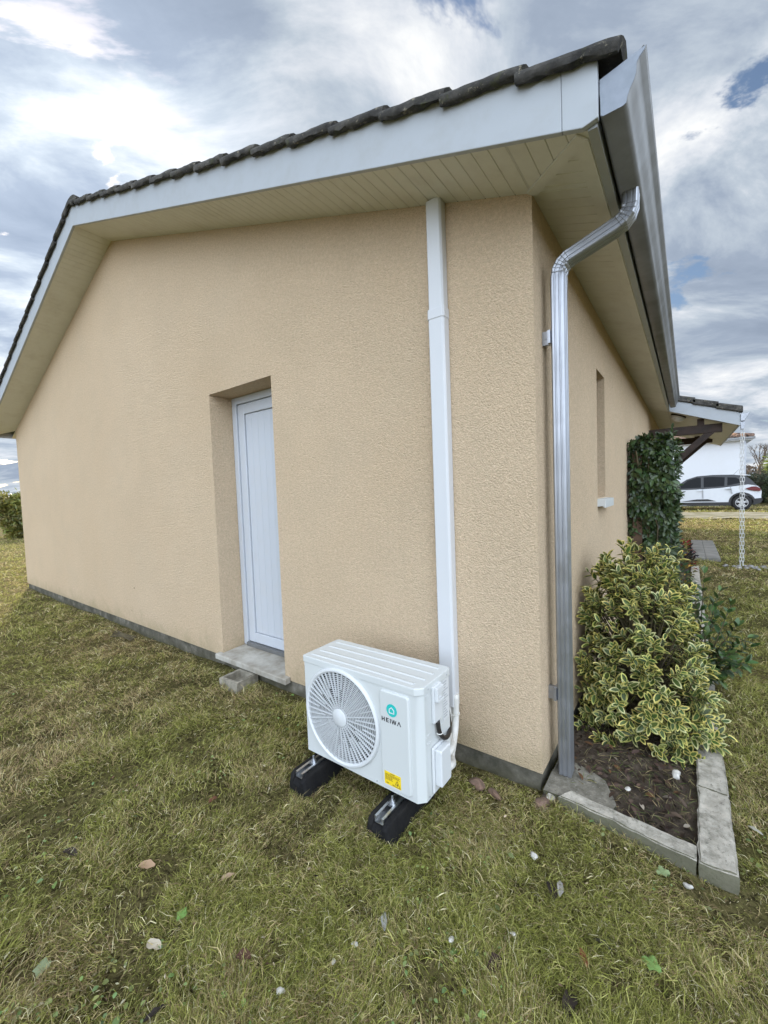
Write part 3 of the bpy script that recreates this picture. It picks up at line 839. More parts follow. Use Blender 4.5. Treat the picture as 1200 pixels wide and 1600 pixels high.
# return wall under the porch
bm = BM(); box(bm, -0.45, -0.004, 11.3, 11.45, 0.1, 2.85); fix(bm); obj('wall', bm, 'stucco', porch)
# oval lamp fixed under the porch boards
lamp = thing('porch_lamp', (0.43, 7.05, 2.6), 'oval bulkhead lamp with dark rim under the white boards of the porch', 'lamp')
bm = BM(); zl = zp_(0.43)
Mt = Matrix.Translation((0.43, 7.05, zl-0.014)) @ Matrix.Rotation(math.atan(0.385), 4, 'Y')
bmesh.ops.create_cone(bm, cap_ends=True, segments=24, radius1=0.135, radius2=0.14, depth=0.022); bmesh.ops.scale(bm, vec=(0.85, 1.0, 1), verts=bm.verts); bmesh.ops.transform(bm, matrix=Mt, verts=bm.verts)
obj('lamp_base', bm, 'timber', lamp)
bm = BM(); bmesh.ops.create_uvsphere(bm, u_segments=20, v_segments=10, radius=0.125); bmesh.ops.scale(bm, vec=(0.85, 1.0, 0.62), verts=bm.verts)
bmesh.ops.transform(bm, matrix=Mt @ Matrix.Translation((0, 0, -0.02)), verts=bm.verts); obj('lamp_shade', bm, 'lamp_glass', lamp, smooth=3.2)

# ------------------------------------------------------------------ rain chain and its stones
CX, CY, CZT = PXE+0.047, PY+0.033, zg-0.07
chain = thing('rain_chain', (CX, CY, 0.1), 'white double rain chain hanging from the porch gutter down to a ring of stones', 'rain chain')
lm = None; nl = 34; zbot = 0.10; pitch = (CZT-zbot)/nl
for k in range(nl):
    for s in (-1, 1):
        ang = 0.0 if k % 2 == 0 else math.radians(62)
        if lm is None:
            bm = BM(); hl, hw, r_ = pitch*0.62, 0.0125, 0.0034
            pts = [(-hw, 0, -hl+.008), (-hw, 0, hl-.008), (-hw+.006, 0, hl), (hw-.006, 0, hl), (hw, 0, hl-.008), (hw, 0, -hl+.008), (hw-.006, 0, -hl), (-hw+.006, 0, -hl), (-hw, 0, -hl+.008)]
            tube(bm, pts, r_, 6); me = bpy.data.meshes.new('link'); bm.to_mesh(me); bm.free()
            lk = link('link', me, 'white_chain', chain); lm = lk
        else:
            lk = lm.copy(); C.objects.link(lk); lk.parent = chain
        spread = 0.0145 + 0.002*k/nl
        lk.location = Vector((CX+s*spread+0.002*math.sin(k*1.7), CY, CZT-(k+0.5)*pitch)) - Vector((CX, CY, 0.1))
        lk.rotation_euler = (0, 0, ang)
r = random.Random(5)
descr = ['pale flat', 'grey rounded', 'whitish', 'dark grey', 'small pale', 'broad grey']
where = ['left end of the ring', 'left of the chain foot', 'in front of the chain foot', 'behind the chain foot', 'right of the chain foot', 'right end of the ring']
for k in range(13):
    a = k/13*2*math.pi; rr = r.uniform(0.14, 0.24) if k % 2 else r.uniform(0.06, 0.14)
    s = r.uniform(0.032, 0.06)
    x, y = CX+0.03+rr*1.25*math.cos(a), CY+rr*0.75*math.sin(a)
    rock('stone', (x, y, float(gz(x, y))+0.045), (s, s*0.8, s*0.55), 'pebble', 100+k, 'round grey stone lying in the ring at the foot of the white rain chain', 'stone', 'stones at the foot of the rain chain')

# ------------------------------------------------------------------ air conditioner
AX0, AX1, AY0, AY1, AZ0, AZ1 = -1.070, -0.348, -0.526, -0.257, 0.135, 0.648
ac = thing('air_conditioner', ((AX0+AX1)/2, (AY0+AY1)/2, AZ0), 'white outdoor air conditioning unit with round fan grille standing before the stucco wall', 'air conditioner')
plan = [(AX0+0.006, AY0), (AX1-0.030, AY0), (AX1, AY0+0.030), (AX1, AY1-0.012), (AX1-0.012, AY1), (AX0+0.012, AY1), (AX0, AY1-0.012), (AX0, AY0+0.006)]
FCX, FCZ, FR = -0.8125, 0.391, 0.236
ZT = AZ1-0.033
bm = BM()
npl = len(plan)
for i in range(1, npl):
    p, q2 = plan[i], plan[(i+1) % npl]
    quad(bm, [(p[0], p[1], AZ0), (q2[0], q2[1], AZ0), (q2[0], q2[1], ZT), (p[0], p[1], ZT)])
# front sheet with the round opening
NH = 96
xa, xb, za, zb = AX0+0.006, AX1-0.030, AZ0, ZT
def to_rect(a):
    c, s = math.cos(a), math.sin(a); t = 1e9
    if c > 1e-9: t = min(t, (xb-FCX)/c)
    if c < -1e-9: t = min(t, (xa-FCX)/c)
    if s > 1e-9: t = min(t, (zb-FCZ)/s)
    if s < -1e-9: t = min(t, (za-FCZ)/s)
    return FCX+c*t, FCZ+s*t
angs = sorted([2*math.pi*k/NH for k in range(NH)] + [math.atan2(z-FCZ, x-FCX) % (2*math.pi) for x in (xa, xb) for z in (za, zb)])
Ri = FR-0.006
inner = [bm.verts.new((FCX+Ri*math.cos(a), AY0, FCZ+Ri*math.sin(a))) for a in angs]
outer = [bm.verts.new((to_rect(a)[0], AY0, to_rect(a)[1])) for a in angs]
deep = [bm.verts.new((FCX+Ri*math.cos(a), AY0+0.10, FCZ+Ri*math.sin(a))) for a in angs]
n = len(angs)
for i in range(n):
    j = (i+1) % n
    bm.faces.new((inner[i], outer[i], outer[j], inner[j]))
    f = bm.faces.new((inner[j], deep[j], deep[i], inner[i])); f.material_index = 1
bm.faces.new([bm.verts.new((p[0], p[1], AZ0)) for p in plan][::-1])
bmesh.ops.remove_doubles(bm, verts=bm.verts, dist=1e-5); fix(bm)
casing = obj('casing', bm, ['unit_paint', 'unit_black'], ac, smooth=0.35)
bm = BM(); prism(bm, disc_poly(FCX, FCZ, FR-0.002, 48), 'y', AY0+0.155, AY0+0.16); fix(bm); obj('condenser_coil', bm, 'condenser', casing)
# lid with folded edge and pressed ribs
bm = BM()
def off(p, d):
    cx, cy = (AX0+AX1)/2, (AY0+AY1)/2
    return (p[0]+math.copysign(d, p[0]-cx), p[1]+math.copysign(d, p[1]-cy))
o1 = [off(p, 0.004) for p in plan]; o2 = [off(p, -0.003) for p in plan]
rings = [[bm.verts.new((x, y, z)) for x, y in pts] for pts, z in ((o1, ZT-0.001), (o1, AZ1-0.007), (o2, AZ1))]
for a_, b2 in zip(rings[:-1], rings[1:]):
    for i in range(npl): bm.faces.new((a_[i], a_[(i+1) % npl], b2[(i+1) % npl], b2[i]))
bm.faces.new(rings[2]); bm.faces.new(rings[0][::-1]); fix(bm)
lid = obj('top_panel', bm, 'unit_paint', ac, bevel=0.003)
bm = BM()
for (yy, xa2, xb2) in ((AY0+0.035, AX0+0.03, AX1-0.05), (AY0+0.095, AX0+0.035, AX1-0.03), (AY0+0.165, AX0+0.035, AX1-0.03), (AY0+0.228, AX0+0.03, AX1-0.04)):
    secs = []
    for xx in np.linspace(xa2, xb2, 9):
        e = 0.0 if 0 else (0.004*math.sin(math.pi*(xx-xa2)/(xb2-xa2)))
        secs.append([bm.verts.new((xx, yy+e+dy_, AZ1+dz_)) for dy_, dz_ in ((-0.010, -0.001), (-0.005, 0.0035), (0.005, 0.0035), (0.010, -0.001))])
    for a_, b2 in zip(secs[:-1], secs[1:]):
        for j in range(3): bm.faces.new((a_[j], b2[j], b2[j+1], a_[j+1]))
    bm.faces.new(secs[0]); bm.faces.new(secs[-1])
fix(bm); obj('pressed_rib', bm, 'unit_paint', lid, smooth=1.0)
# fan blades behind the grille
bm = BM()
for k in range(3):
    a0 = k*2*math.pi/3+0.4; g = 8
    grid = []
    for i in range(g+1):
        rr = 0.045+0.165*i/g
        grid.append([bm.verts.new((FCX+rr*math.cos(a0+w_+0.35*i/g), AY0+0.055+0.06*(w_/1.25)+0.0, FCZ+rr*math.sin(a0+w_+0.35*i/g))) for w_ in np.linspace(0, 0.75+0.5*i/g, 7)])
    for i in range(g):
        for j in range(6): bm.faces.new((grid[i][j], grid[i][j+1], grid[i+1][j+1], grid[i+1][j]))
prism(bm, disc_poly(FCX, FCZ, 0.05, 24), 'y', AY0+0.05, AY0+0.12)
obj('fan', bm, 'fan_plastic', ac, smooth=0.6)
# grille: raised rim, rings, spokes, hub
bm = BM()
def lathe_ring(bm, prof, N=96):
    rows = [[bm.verts.new((FCX+r_*math.cos(2*math.pi*k/N), y, FCZ+r_*math.sin(2*math.pi*k/N))) for k in range(N)] for r_, y in prof]
    for a_, b2 in zip(rows[:-1], rows[1:]):
        for k in range(N): bm.faces.new((a_[k], a_[(k+1) % N], b2[(k+1) % N], b2[k])).smooth = True
GY_ = AY0-0.006
lathe_ring(bm, [(0.242, AY0-0.0005), (0.241, AY0-0.009), (0.236, AY0-0.015), (0.229, AY0-0.016), (0.222, AY0-0.010), (0.219, AY0+0.004), (0.236, AY0+0.004)])
nr = 18
for i in range(nr):
    r_ = 0.052+(0.221-0.052)*i/(nr-1)
    yy = GY_-0.004*math.cos(math.pi*0.5*r_/0.221)
    lathe_ring(bm, [(r_-0.0012, yy+0.003), (r_-0.0012, yy-0.0015), (r_+0.0012, yy-0.0015), (r_+0.0012, yy+0.003)], 80)
ns = 48
for k in range(ns):
    a = 2*math.pi*k/ns+0.03
    r0 = 0.042 if k % 2 == 0 else (0.105 if k % 4 == 1 else 0.145)
    M_ = Matrix.Translation((FCX, 0, FCZ)) @ Matrix.Rotation(-a, 4, 'Y')
    box(bm, r0, 0.222, GY_-0.0065, GY_+0.003, -0.0011, 0.0011, M=M_)
fix(bm); gr = obj('fan_grille', bm, 'unit_plastic', ac, smooth=0.6)
bm = BM()
rows = [(0.044, GY_+0.002), (0.044, GY_-0.008), (0.040, GY_-0.0105), (0.0005, GY_-0.012)]
lathe_ring(bm, rows, 40); fix(bm); obj('hub', bm, 'unit_plastic', gr, smooth=0.8)
# raised service panel
def rrect(x0, x1, z0, z1, r_, n=6):
    pts = []
    for cx, cz, a0 in ((x1-r_, z1-r_, 0), (x0+r_, z1-r_, 90), (x0+r_, z0+r_, 180), (x1-r_, z0+r_, 270)):
        for k in range(n+1):
            a = math.radians(a0+90*k/n); pts.append((cx+r_*math.cos(a), cz+r_*math.sin(a)))
    return pts
px0, px1, pz0, pz1 = -0.562, -0.402, 0.152, 0.604
bm = BM(); rings = []
for inset, yy in ((0, AY0), (0.002, AY0-0.007), (0.007, AY0-0.011)):
    rings.append([bm.verts.new((x, yy, z)) for x, z in rrect(px0+inset, px1-inset, pz0+inset, pz1-inset, 0.018-inset)])
m = len(rings[0])
for a_, b2 in zip(rings[:-1], rings[1:]):
    for i in range(m): bm.faces.new((a_[i], a_[(i+1) % m], b2[(i+1) % m], b2[i]))
bm.faces.new(rings[-1]); fix(bm)
panel = obj('service_panel', bm, 'unit_paint', ac, smooth=0.5)
YP = AY0-0.0112
# emblem and lettering
lcx, lcz, lr = -0.492, 0.522, 0.0285
bm = BM(); prism(bm, disc_poly(lcx, lcz, lr, 40), 'y', YP-0.0008, YP+0.0005); fix(bm)
logo = obj('emblem', bm, 'logo_teal', panel)
bm = BM()
def stroke(bm, a, b_, w, y0=YP-0.0022, y1=YP-0.0012):
    a, b_ = Vector(a), Vector(b_); t = (b_-a).normalized(); s = Vector((-t.y, t.x))*w/2
    prism(bm, [tuple(a+s), tuple(b_+s), tuple(b_-s), tuple(a-s)], 'y', y0, y1)
hs = 0.0125
hp = [(-hs, -hs*0.95), (hs, -hs*0.95), (hs, hs*0.25), (0, hs*1.1), (-hs, hs*0.25)]
for i in range(5):
    a, b_ = hp[i], hp[(i+1) % 5]; stroke(bm, (lcx+a[0], lcz+a[1]), (lcx+b_[0], lcz+b_[1]), 0.0044)
    prism(bm, disc_poly(lcx+a[0], lcz+a[1], 0.0022, 10), 'y', YP-0.0024, YP-0.0012)
fix(bm); obj('house_outline', bm, 'logo_white', logo)
bm = BM(); lh, lw, tk = 0.0195, 0.0165, 0.0040
tx, tz = -0.549, 0.462
def L(k, segs):
    for (a, b_) in segs: stroke(bm, (tx+k+a[0]*lw, tz+a[1]*lh), (tx+k+b_[0]*lw, tz+b_[1]*lh), tk if abs(a[0]-b_[0]) < 0.3 else tk*0.8, YP-0.0012, YP+0.0004)
L(0.0, [((0.12, 0), (0.12, 1)), ((0.88, 0), (0.88, 1)), ((0.12, 0.5), (0.88, 0.5))])
L(0.0245, [((0.12, 0), (0.12, 1)), ((0.1, 0.09), (0.85, 0.09)), ((0.1, 0.5), (0.78, 0.5)), ((0.1, 0.91), (0.85, 0.91))])
L(0.0445, [((0.2, 0), (0.2, 1))])
L(0.0555, [((0.02, 1), (0.36, 0)), ((0.36, 0), (0.72, 1)), ((0.72, 1), (1.06, 0)), ((1.06, 0), (1.40, 1))])
L(0.0865, [((-0.02, 0), (0.5, 1)), ((0.5, 1), (1.02, 0))])
fix(bm); obj('lettering', bm, 'ink_black', panel)
# yellow warning label with print lines and triangle
bm = BM(); ya, yb2, zc, zd = -0.545, -0.455, 0.170, 0.230
prism(bm, [(ya, zc), (yb2, zc), (yb2, zd), (ya, zd)], 'y', YP-0.0006, YP+0.0004); fix(bm)
lab = obj('warning_label', bm, 'label_yellow', panel)
bm = BM(); yA, yB = YP-0.0012, YP-0.0004
r = random.Random(2)
stroke(bm, (ya+0.033, zd-0.005), (ya+0.058, zd-0.005), 0.0030, yA, yB)
for k in range(7):
    zz = zd-0.011-k*0.0042; xe = yb2-0.006 if k < 3 else yb2-0.038-r.uniform(0, 0.012)
    x = ya+0.005
    while x < xe-0.004:
        l = min(r.uniform(0.006, 0.016), xe-x); stroke(bm, (x, zz), (x+l, zz), 0.0018, yA, yB); x += l+0.002
cxt, czt = yb2-0.020, zc+0.018
tri = [(cxt-0.016, czt-0.013), (cxt+0.016, czt-0.013), (cxt, czt+0.016)]
for i in range(3): stroke(bm, tri[i], tri[(i+1) % 3], 0.0026, yA, yB)
prism(bm, [(cxt-0.003, czt-0.007), (cxt+0.003, czt-0.007), (cxt+0.0045, czt-0.002), (cxt, czt+0.006), (cxt-0.0045, czt-0.002)], 'y', yA, yB)
stroke(bm, (ya+0.010, zc+0.008), (ya+0.024, zc+0.008), 0.004, yA, yB); stroke(bm, (ya+0.044, zc+0.007), (ya+0.050, zc+0.007), 0.006, yA, yB)
fix(bm); obj('label_print', bm, 'label_print', lab)
# screws along the seams
for (x, y, z) in ((-0.60, AY0-0.002, AZ0+0.014), (-0.845, AY0-0.002, AZ0+0.012), (-0.80, AY0-0.002, AZ0+0.010)):
    bm = BM(); prism(bm, disc_poly(x, z, 0.004, 10), 'y', y, y+0.003); fix(bm); obj('screw', bm, 'label_grey', casing)
for (y, z) in ((AY0+0.06, ZT+0.014), (AY1-0.04, ZT+0.014), (AY0+0.05, AZ0+0.015)):
    bm = BM(); prism(bm, disc_poly(y, z, 0.004, 10), 'x', AX1+0.003, AX1+0.006); fix(bm); obj('screw', bm, 'label_grey', casing)
bm = BM()
for (y, z) in ((AY0+0.052, 0.60), (AY0+0.052, 0.42), (AY0+0.062, 0.385), (AY1-0.10, 0.415), (AY1-0.10, 0.44)):
    vs = box(bm, AX1, AX1+0.003, y-0.018, y+0.018, z-0.004, z+0.004)
box(bm, AX1-0.0005, AX1+0.0015, AY0+0.0335, AY0+0.036, AZ0+0.01, ZT-0.004)
fix(bm); obj('pressed_slot', bm, 'unit_paint', casing, bevel=0.0015)
# terminal cover with grip, valve cover
bm = BM()
prism(bm, [(-0.437, 0.625), (-0.365, 0.625), (-0.365, 0.474), (-0.385, 0.460), (-0.437, 0.460)], 'x', AX1, AX1+0.016); fix(bm)
tc = obj('terminal_cover', bm, 'unit_plastic', ac, bevel=0.004)
bm = BM()
box(bm, AX1+0.0165, AX1+0.032, -0.432, -0.376, 0.595, 0.622); box(bm, AX1+0.0165, AX1+0.032, -0.432, -0.420, 0.560, 0.5955)
box(bm, AX1+0.0165, AX1+0.020, -0.420, -0.376, 0.560, 0.5955); box(bm, AX1+0.0165, AX1+0.032, -0.420, -0.376, 0.552, 0.566); fix(bm)
obj('grip', bm, 'unit_plastic', tc, bevel=0.003)
bm = BM()
vs = prism(bm, [(-0.452, 0.356), (-0.300, 0.356), (-0.300, 0.148), (-0.452, 0.148)], 'x', AX1, AX1+0.012)
prism(bm, [(-0.440, 0.346), (-0.352, 0.346), (-0.352, 0.182), (-0.440, 0.182)], 'x', AX1+0.0115, AX1+0.046); fix(bm)
obj('valve_cover', bm, 'unit_plastic', ac, bevel=0.007, seg=3)
bm = BM(); box(bm, AX1+0.0002, AX1+0.0012, -0.332, -0.275, 0.42, 0.61); fix(bm)
st = obj('rating_sticker', bm, 'unit_plastic', casing)
bm = BM(); r = random.Random(9)
for k in range(14):
    z = 0.60-k*0.0125; box(bm, AX1+0.0014, AX1+0.0019, -0.328, -0.328+r.uniform(0.02, 0.048), z-0.0035, z+0.002)
fix(bm); obj('label_print', bm, 'label_grey', st)
# insulated refrigerant lines and the black cable
HX, HY = -0.462, -0.045
def smooth_path(pts, n=6):
    out = []; P = [Vector(p) for p in pts]; P = [P[0]*2-P[1]] + P + [P[-1]*2-P[-2]]
    for i in range(1, len(P)-2):
        for k in range(n):
            t = k/n; a, b_, c, d = P[i-1], P[i], P[i+1], P[i+2]
            out.append(0.5*((2*b_)+(c-a)*t+(2*a-5*b_+4*c-d)*t*t+(3*b_-a-3*c+d)*t**3))
    out.append(P[-2]); return out
bm = BM(); tube(bm, smooth_path([(-0.470, -0.038, 0.40), (-0.471, -0.048, 0.29), (-0.446, -0.11, 0.248), (-0.398, -0.19, 0.248), (-0.345, -0.262, 0.270), (-0.322, -0.32, 0.285), (-0.325, -0.38, 0.285)]), 0.0165, 12)
obj('refrigerant_line', bm, 'hose_white', ac)
bm = BM(); tube(bm, smooth_path([(-0.436, -0.036, 0.40), (-0.434, -0.046, 0.26), (-0.416, -0.11, 0.190), (-0.384, -0.20, 0.170), (-0.340, -0.272, 0.190), (-0.322, -0.325, 0.215), (-0.325, -0.38, 0.22)]), 0.0185, 12)
obj('refrigerant_line', bm, 'hose_white', ac)
bm = BM(); tube(bm, smooth_path([(-0.336, -0.405, 0.462), (-0.331, -0.400, 0.41), (-0.325, -0.375, 0.372), (-0.33, -0.325, 0.355), (-0.36, -0.25, 0.355), (-0.43, -0.14, 0.37), (-0.492, -0.06, 0.37), (-0.505, -0.04, 0.40)]), 0.010, 10)
obj('power_cable', bm, 'cable_black', ac)
bm = BM()
for (p, r_) in (((-0.453, -0.047, 0.30), 0.042),):
    tube(bm, [(p[0]+r_*math.cos(a), p[1]+0.55*r_*math.sin(a), p[2]+0.004*math.sin(a*2)) for a in np.linspace(0, 2*math.pi, 17)], 0.0024, 6)
obj('cable_tie', bm, 'hose_white', ac)
bm = BM()
tube(bm, [(-0.331+0.013*math.cos(a), -0.40+0.013*math.sin(a), 0.405) for a in np.linspace(0, 2*math.pi, 13)], 0.0022, 6)
obj('cable_tie', bm, 'hose_white', ac)

# rubber support blocks with rails and bolts
def support(xc, label):
    t = thing('support_block', (xc, -0.40, 0.0), label, 'support block', 'rubber blocks under the air conditioner')
    bm = BM()
    yf, yb = -0.668, -0.130
    def ring(y, k, zt):
        return [(xc-0.070*k, y, -0.02), (xc-0.069*k, y, 0.030), (xc-0.056*k, y, zt), (xc-0.0255, y, zt), (xc-0.0255, y, zt-0.022), (xc+0.0255, y, zt-0.022), (xc+0.0255, y, zt), (xc+0.056*k, y, zt), (xc+0.069*k, y, 0.030), (xc+0.070*k, y, -0.02)]
    secs = []
    for (y, k, zt) in ((yf, 0.80, 0.070), (yf+0.012, 0.93, 0.088), (yf+0.035, 1, 0.094), (yf+0.15, 1, 0.094), (yf+0.155, 0.97, 0.094), (yb-0.155, 0.97, 0.094), (yb-0.15, 1, 0.094), (yb-0.035, 1, 0.094), (yb, 0.84, 0.08)):
        secs.append([bm.verts.new(p) for p in ring(y, k, zt)])
    m = len(secs[0])
    for a_, b2 in zip(secs[:-1], secs[1:]):
        for j in range(m): bm.faces.new((a_[j], a_[(j+1) % m], b2[(j+1) % m], b2[j]))
    bm.faces.new(secs[0][::-1]); bm.faces.new(secs[-1]); fix(bm)
    obj('rubber_body', bm, 'rubber', t, bevel=0.005)
    bm = BM(); y0_, y1_ = yf+0.020, yb-0.02
    pr_ = [(-0.0245, 0.074), (0.0245, 0.074), (0.0245, 0.102), (0.012, 0.102), (0.012, 0.0995), (0.022, 0.0995), (0.022, 0.0765), (-0.022, 0.0765), (-0.022, 0.0995), (-0.012, 0.0995), (-0.012, 0.102), (-0.0245, 0.102)]
    prism(bm, [(xc+a, b_) for a, b_ in pr_], 'y', y0_, y1_); fix(bm)
    rail = obj('rail', bm, 'zinc', t)
    for yb_ in (-0.548, -0.235):
        bm = BM()
        prism(bm, disc_poly(xc, yb_, 0.017, 20), 'z', 0.1022, 0.1055); prism(bm, disc_poly(xc, yb_, 0.0095, 6), 'z', 0.1055, 0.114)
        prism(bm, disc_poly(xc, yb_, 0.005, 12), 'z', 0.114, AZ0-0.001); box(bm, xc-0.021, xc+0.021, yb_-0.018, yb_+0.018, 0.0965, 0.0992); fix(bm)
        obj('bolt', bm, 'zinc', rail)
    return t
support(-1.003, 'black rubber support block with metal rail under the fan side of the air conditioner')
support(-0.498, 'black rubber support block with metal rail under the hose side of the air conditioner')

# ------------------------------------------------------------------ white line-set cover on the wall
cov = thing('conduit_cover', (-0.477, 0, 0.33), 'tall white plastic conduit cover fixed to the stucco wall above the air conditioner', 'conduit')
zt = zs(-0.477)-0.004
def duct(bm, w, d, z0, z1):
    prism(bm, [(-0.477-w, -0.0005), (-0.477-w, -d+0.012), (-0.477-w+0.009, -d), (-0.477+w-0.009, -d), (-0.477+w, -d+0.012), (-0.477+w, -0.0005)], 'z', z0, z1); fix(bm)
bm = BM(); duct(bm, 0.0465, 0.060, 0.333, 2.40); obj('lower_length', bm, 'duct_pvc', cov, bevel=0.002)
bm = BM(); duct(bm, 0.0440, 0.057, 2.402, zt); obj('upper_length', bm, 'duct_pvc', cov, bevel=0.002)
bm = BM(); duct(bm, 0.0495, 0.063, 2.375, 2.425); obj('joint_sleeve', bm, 'duct_pvc', cov, bevel=0.002)

# ------------------------------------------------------------------ hollow block, bricks, pad, edging
bm = BM()
M_ = Matrix.Translation((-2.305, -0.125, 0.0)) @ Matrix.Rotation(math.radians(4), 4, 'Z')
a, b_, hh, w_ = 0.105, 0.10, 0.078, 0.024
for (x0, x1, y0, y1) in ((-a, a, -b_, -b_+w_), (-a, a, b_-w_, b_), (-a, -a+w_, -b_+w_, b_-w_), (a-w_, a, -b_+w_, b_-w_)):
    box(bm, x0, x1, y0, y1, -0.02, hh)
box(bm, -a+w_, a-w_, -b_+w_, b_-w_, -0.02, 0.02)
bmesh.ops.transform(bm, matrix=M_, verts=bm.verts)
bmesh.ops.remove_doubles(bm, verts=bm.verts, dist=1e-5); bmesh.ops.subdivide_edges(bm, edges=bm.edges, cuts=2, use_grid_fill=True); jitter(bm, 0.0022, 4); fix(bm)
tag(obj('concrete_block', bm, 'block_concrete', loc=(-2.305, -0.125, 0)), 'hollow grey concrete block lying in the grass below the door sill', 'concrete block')
rock('brick_piece', (-0.285, -0.125, 0.018), (0.060, 0.040, 0.030), 'brick', 21, 'broken reddish brick piece half sunk in the grass along the plinth beside the air conditioner', 'brick')
rock('brick_piece', (-0.195, -0.135, 0.014), (0.055, 0.026, 0.020), 'brick', 23, 'thin brown brick sliver in the grass between the reddish piece and the wall corner', 'brick')
rock('brick_piece', (0.030, -0.085, 0.024), (0.050, 0.040, 0.032), 'brick', 26, 'pinkish brick lump wedged between the wall corner and the front edging stone', 'brick')
rock('brick_piece', (0.052, -0.028, 0.022), (0.040, 0.030, 0.03), 'concrete', 29, 'small grey rubble stone at the foot of the wall corner beside the downpipe', 'rubble stone')
bm = BM(); prism(bm, [(0.012, -0.03), (0.13, -0.022), (0.285, -0.026), (0.305, 0.05), (0.24, 0.20), (0.10, 0.26), (0.012, 0.25)], 'z', -0.05, 0.052)
fix(bm); bmesh.ops.subdivide_edges(bm, edges=[e for e in bm.edges], cuts=3, use_grid_fill=True); jitter(bm, 0.002, 8)
tag(obj('concrete_pad', bm, 'pad_concrete', loc=(0.15, 0.1, 0)), 'flat weathered concrete pad under the foot of the metal downpipe', 'concrete pad')
def edging(name_pts, z1, seed, label):
    bm = BM(); prism(bm, name_pts, 'z', -0.12, z1); fix(bm)
    bmesh.ops.bevel(bm, geom=[e for e in bm.edges if abs(e.verts[0].co.z-z1) < 1e-4 and abs(e.verts[1].co.z-z1) < 1e-4], offset=0.006, segments=2, affect='EDGES')
    bmesh.ops.triangulate(bm, faces=bm.faces)
    for _ in range(4):
        le = [e for e in bm.edges if e.calc_length() > 0.024]
        if le: bmesh.ops.subdivide_edges(bm, edges=le, cuts=1); bmesh.ops.triangulate(bm, faces=bm.faces)
    bmesh.ops.remove_doubles(bm, verts=bm.verts, dist=1e-4)
    for v in bm.verts:
        p = v.co*16+Vector((seed*3.1, 0, 0)); q = v.co*55+Vector((0, seed*2.7, 0))
        v.co += mnoise.noise_vector(p)*0.0055+mnoise.noise_vector(q)*0.0030
    jitter(bm, 0.0008, seed)
    cx = sum(p[0] for p in name_pts)/len(name_pts); cy = sum(p[1] for p in name_pts)/len(name_pts)
    return tag(obj('edging_stone', bm, 'concrete', loc=(cx, cy, 0), smooth=0.6), label, 'edging stone', 'concrete stones edging the flower bed')
edging([(0.086, -0.052), (0.588, -0.108), (0.588, -0.030), (0.122, 0.012)], 0.072, 1, 'concrete edging stone across the front end of the flower bed')
edging([(0.593, -0.108), (0.709, -0.104), (0.708, 0.352), (0.597, 0.378)], 0.070, 2, 'concrete edging stone at the near right corner of the flower bed')
labs = ['concrete edging stone half hidden under the lower right leaves of the variegated shrub',
        'concrete edging stone behind the variegated shrub beside the green seedling shrub',
        'concrete edging stone beyond the green seedling shrub, hidden by its leaves',
        'concrete edging stone in view right of the climber foot',
        'pale concrete edging stone of the middle distance beside the leaf litter',
        'farthest concrete edging stone, ending before the paving slab']
ye = [0.356, 1.30, 2.28, 3.26, 4.24, 5.42, 6.62]
for k in range(6):
    j = 0.004*math.sin(k*2.3)
    edging([(0.597+j, ye[k]+0.006), (0.709+j, ye[k]+0.002), (0.707-j, ye[k+1]-0.004), (0.600-j, ye[k+1])], 0.070+0.004*math.cos(k*1.9), 3+k, labs[k])
bm = BM()
for i in range(2):
    for j in range(3):
        x0, y0 = 0.62+i*0.205, 7.35+j*0.93
        box(bm, x0, x0+0.203, y0, y0+0.922, 0.0, float(gz(0.8, y0+0.4))+0.055)
fix(bm)
tag(obj('paving_slab', bm, 'paving', loc=(0.82, 8.7, 0.05), bevel=0.006), 'grey paving slab set in the lawn at the end of the flower bed edging', 'paving slab')

# ------------------------------------------------------------------ planting
def colvar(n, base, var, seed=0, hue=0.0):
    g = np.random.default_rng(seed)
    k = 1+g.uniform(-var, var, (n, 1)); c = np.array(base)[None]*k
    c[:, 0] *= 1+g.uniform(-hue, hue, n); c[:, 2] *= 1+g.uniform(-hue, hue, n)
    return np.clip(c, 0, 1)

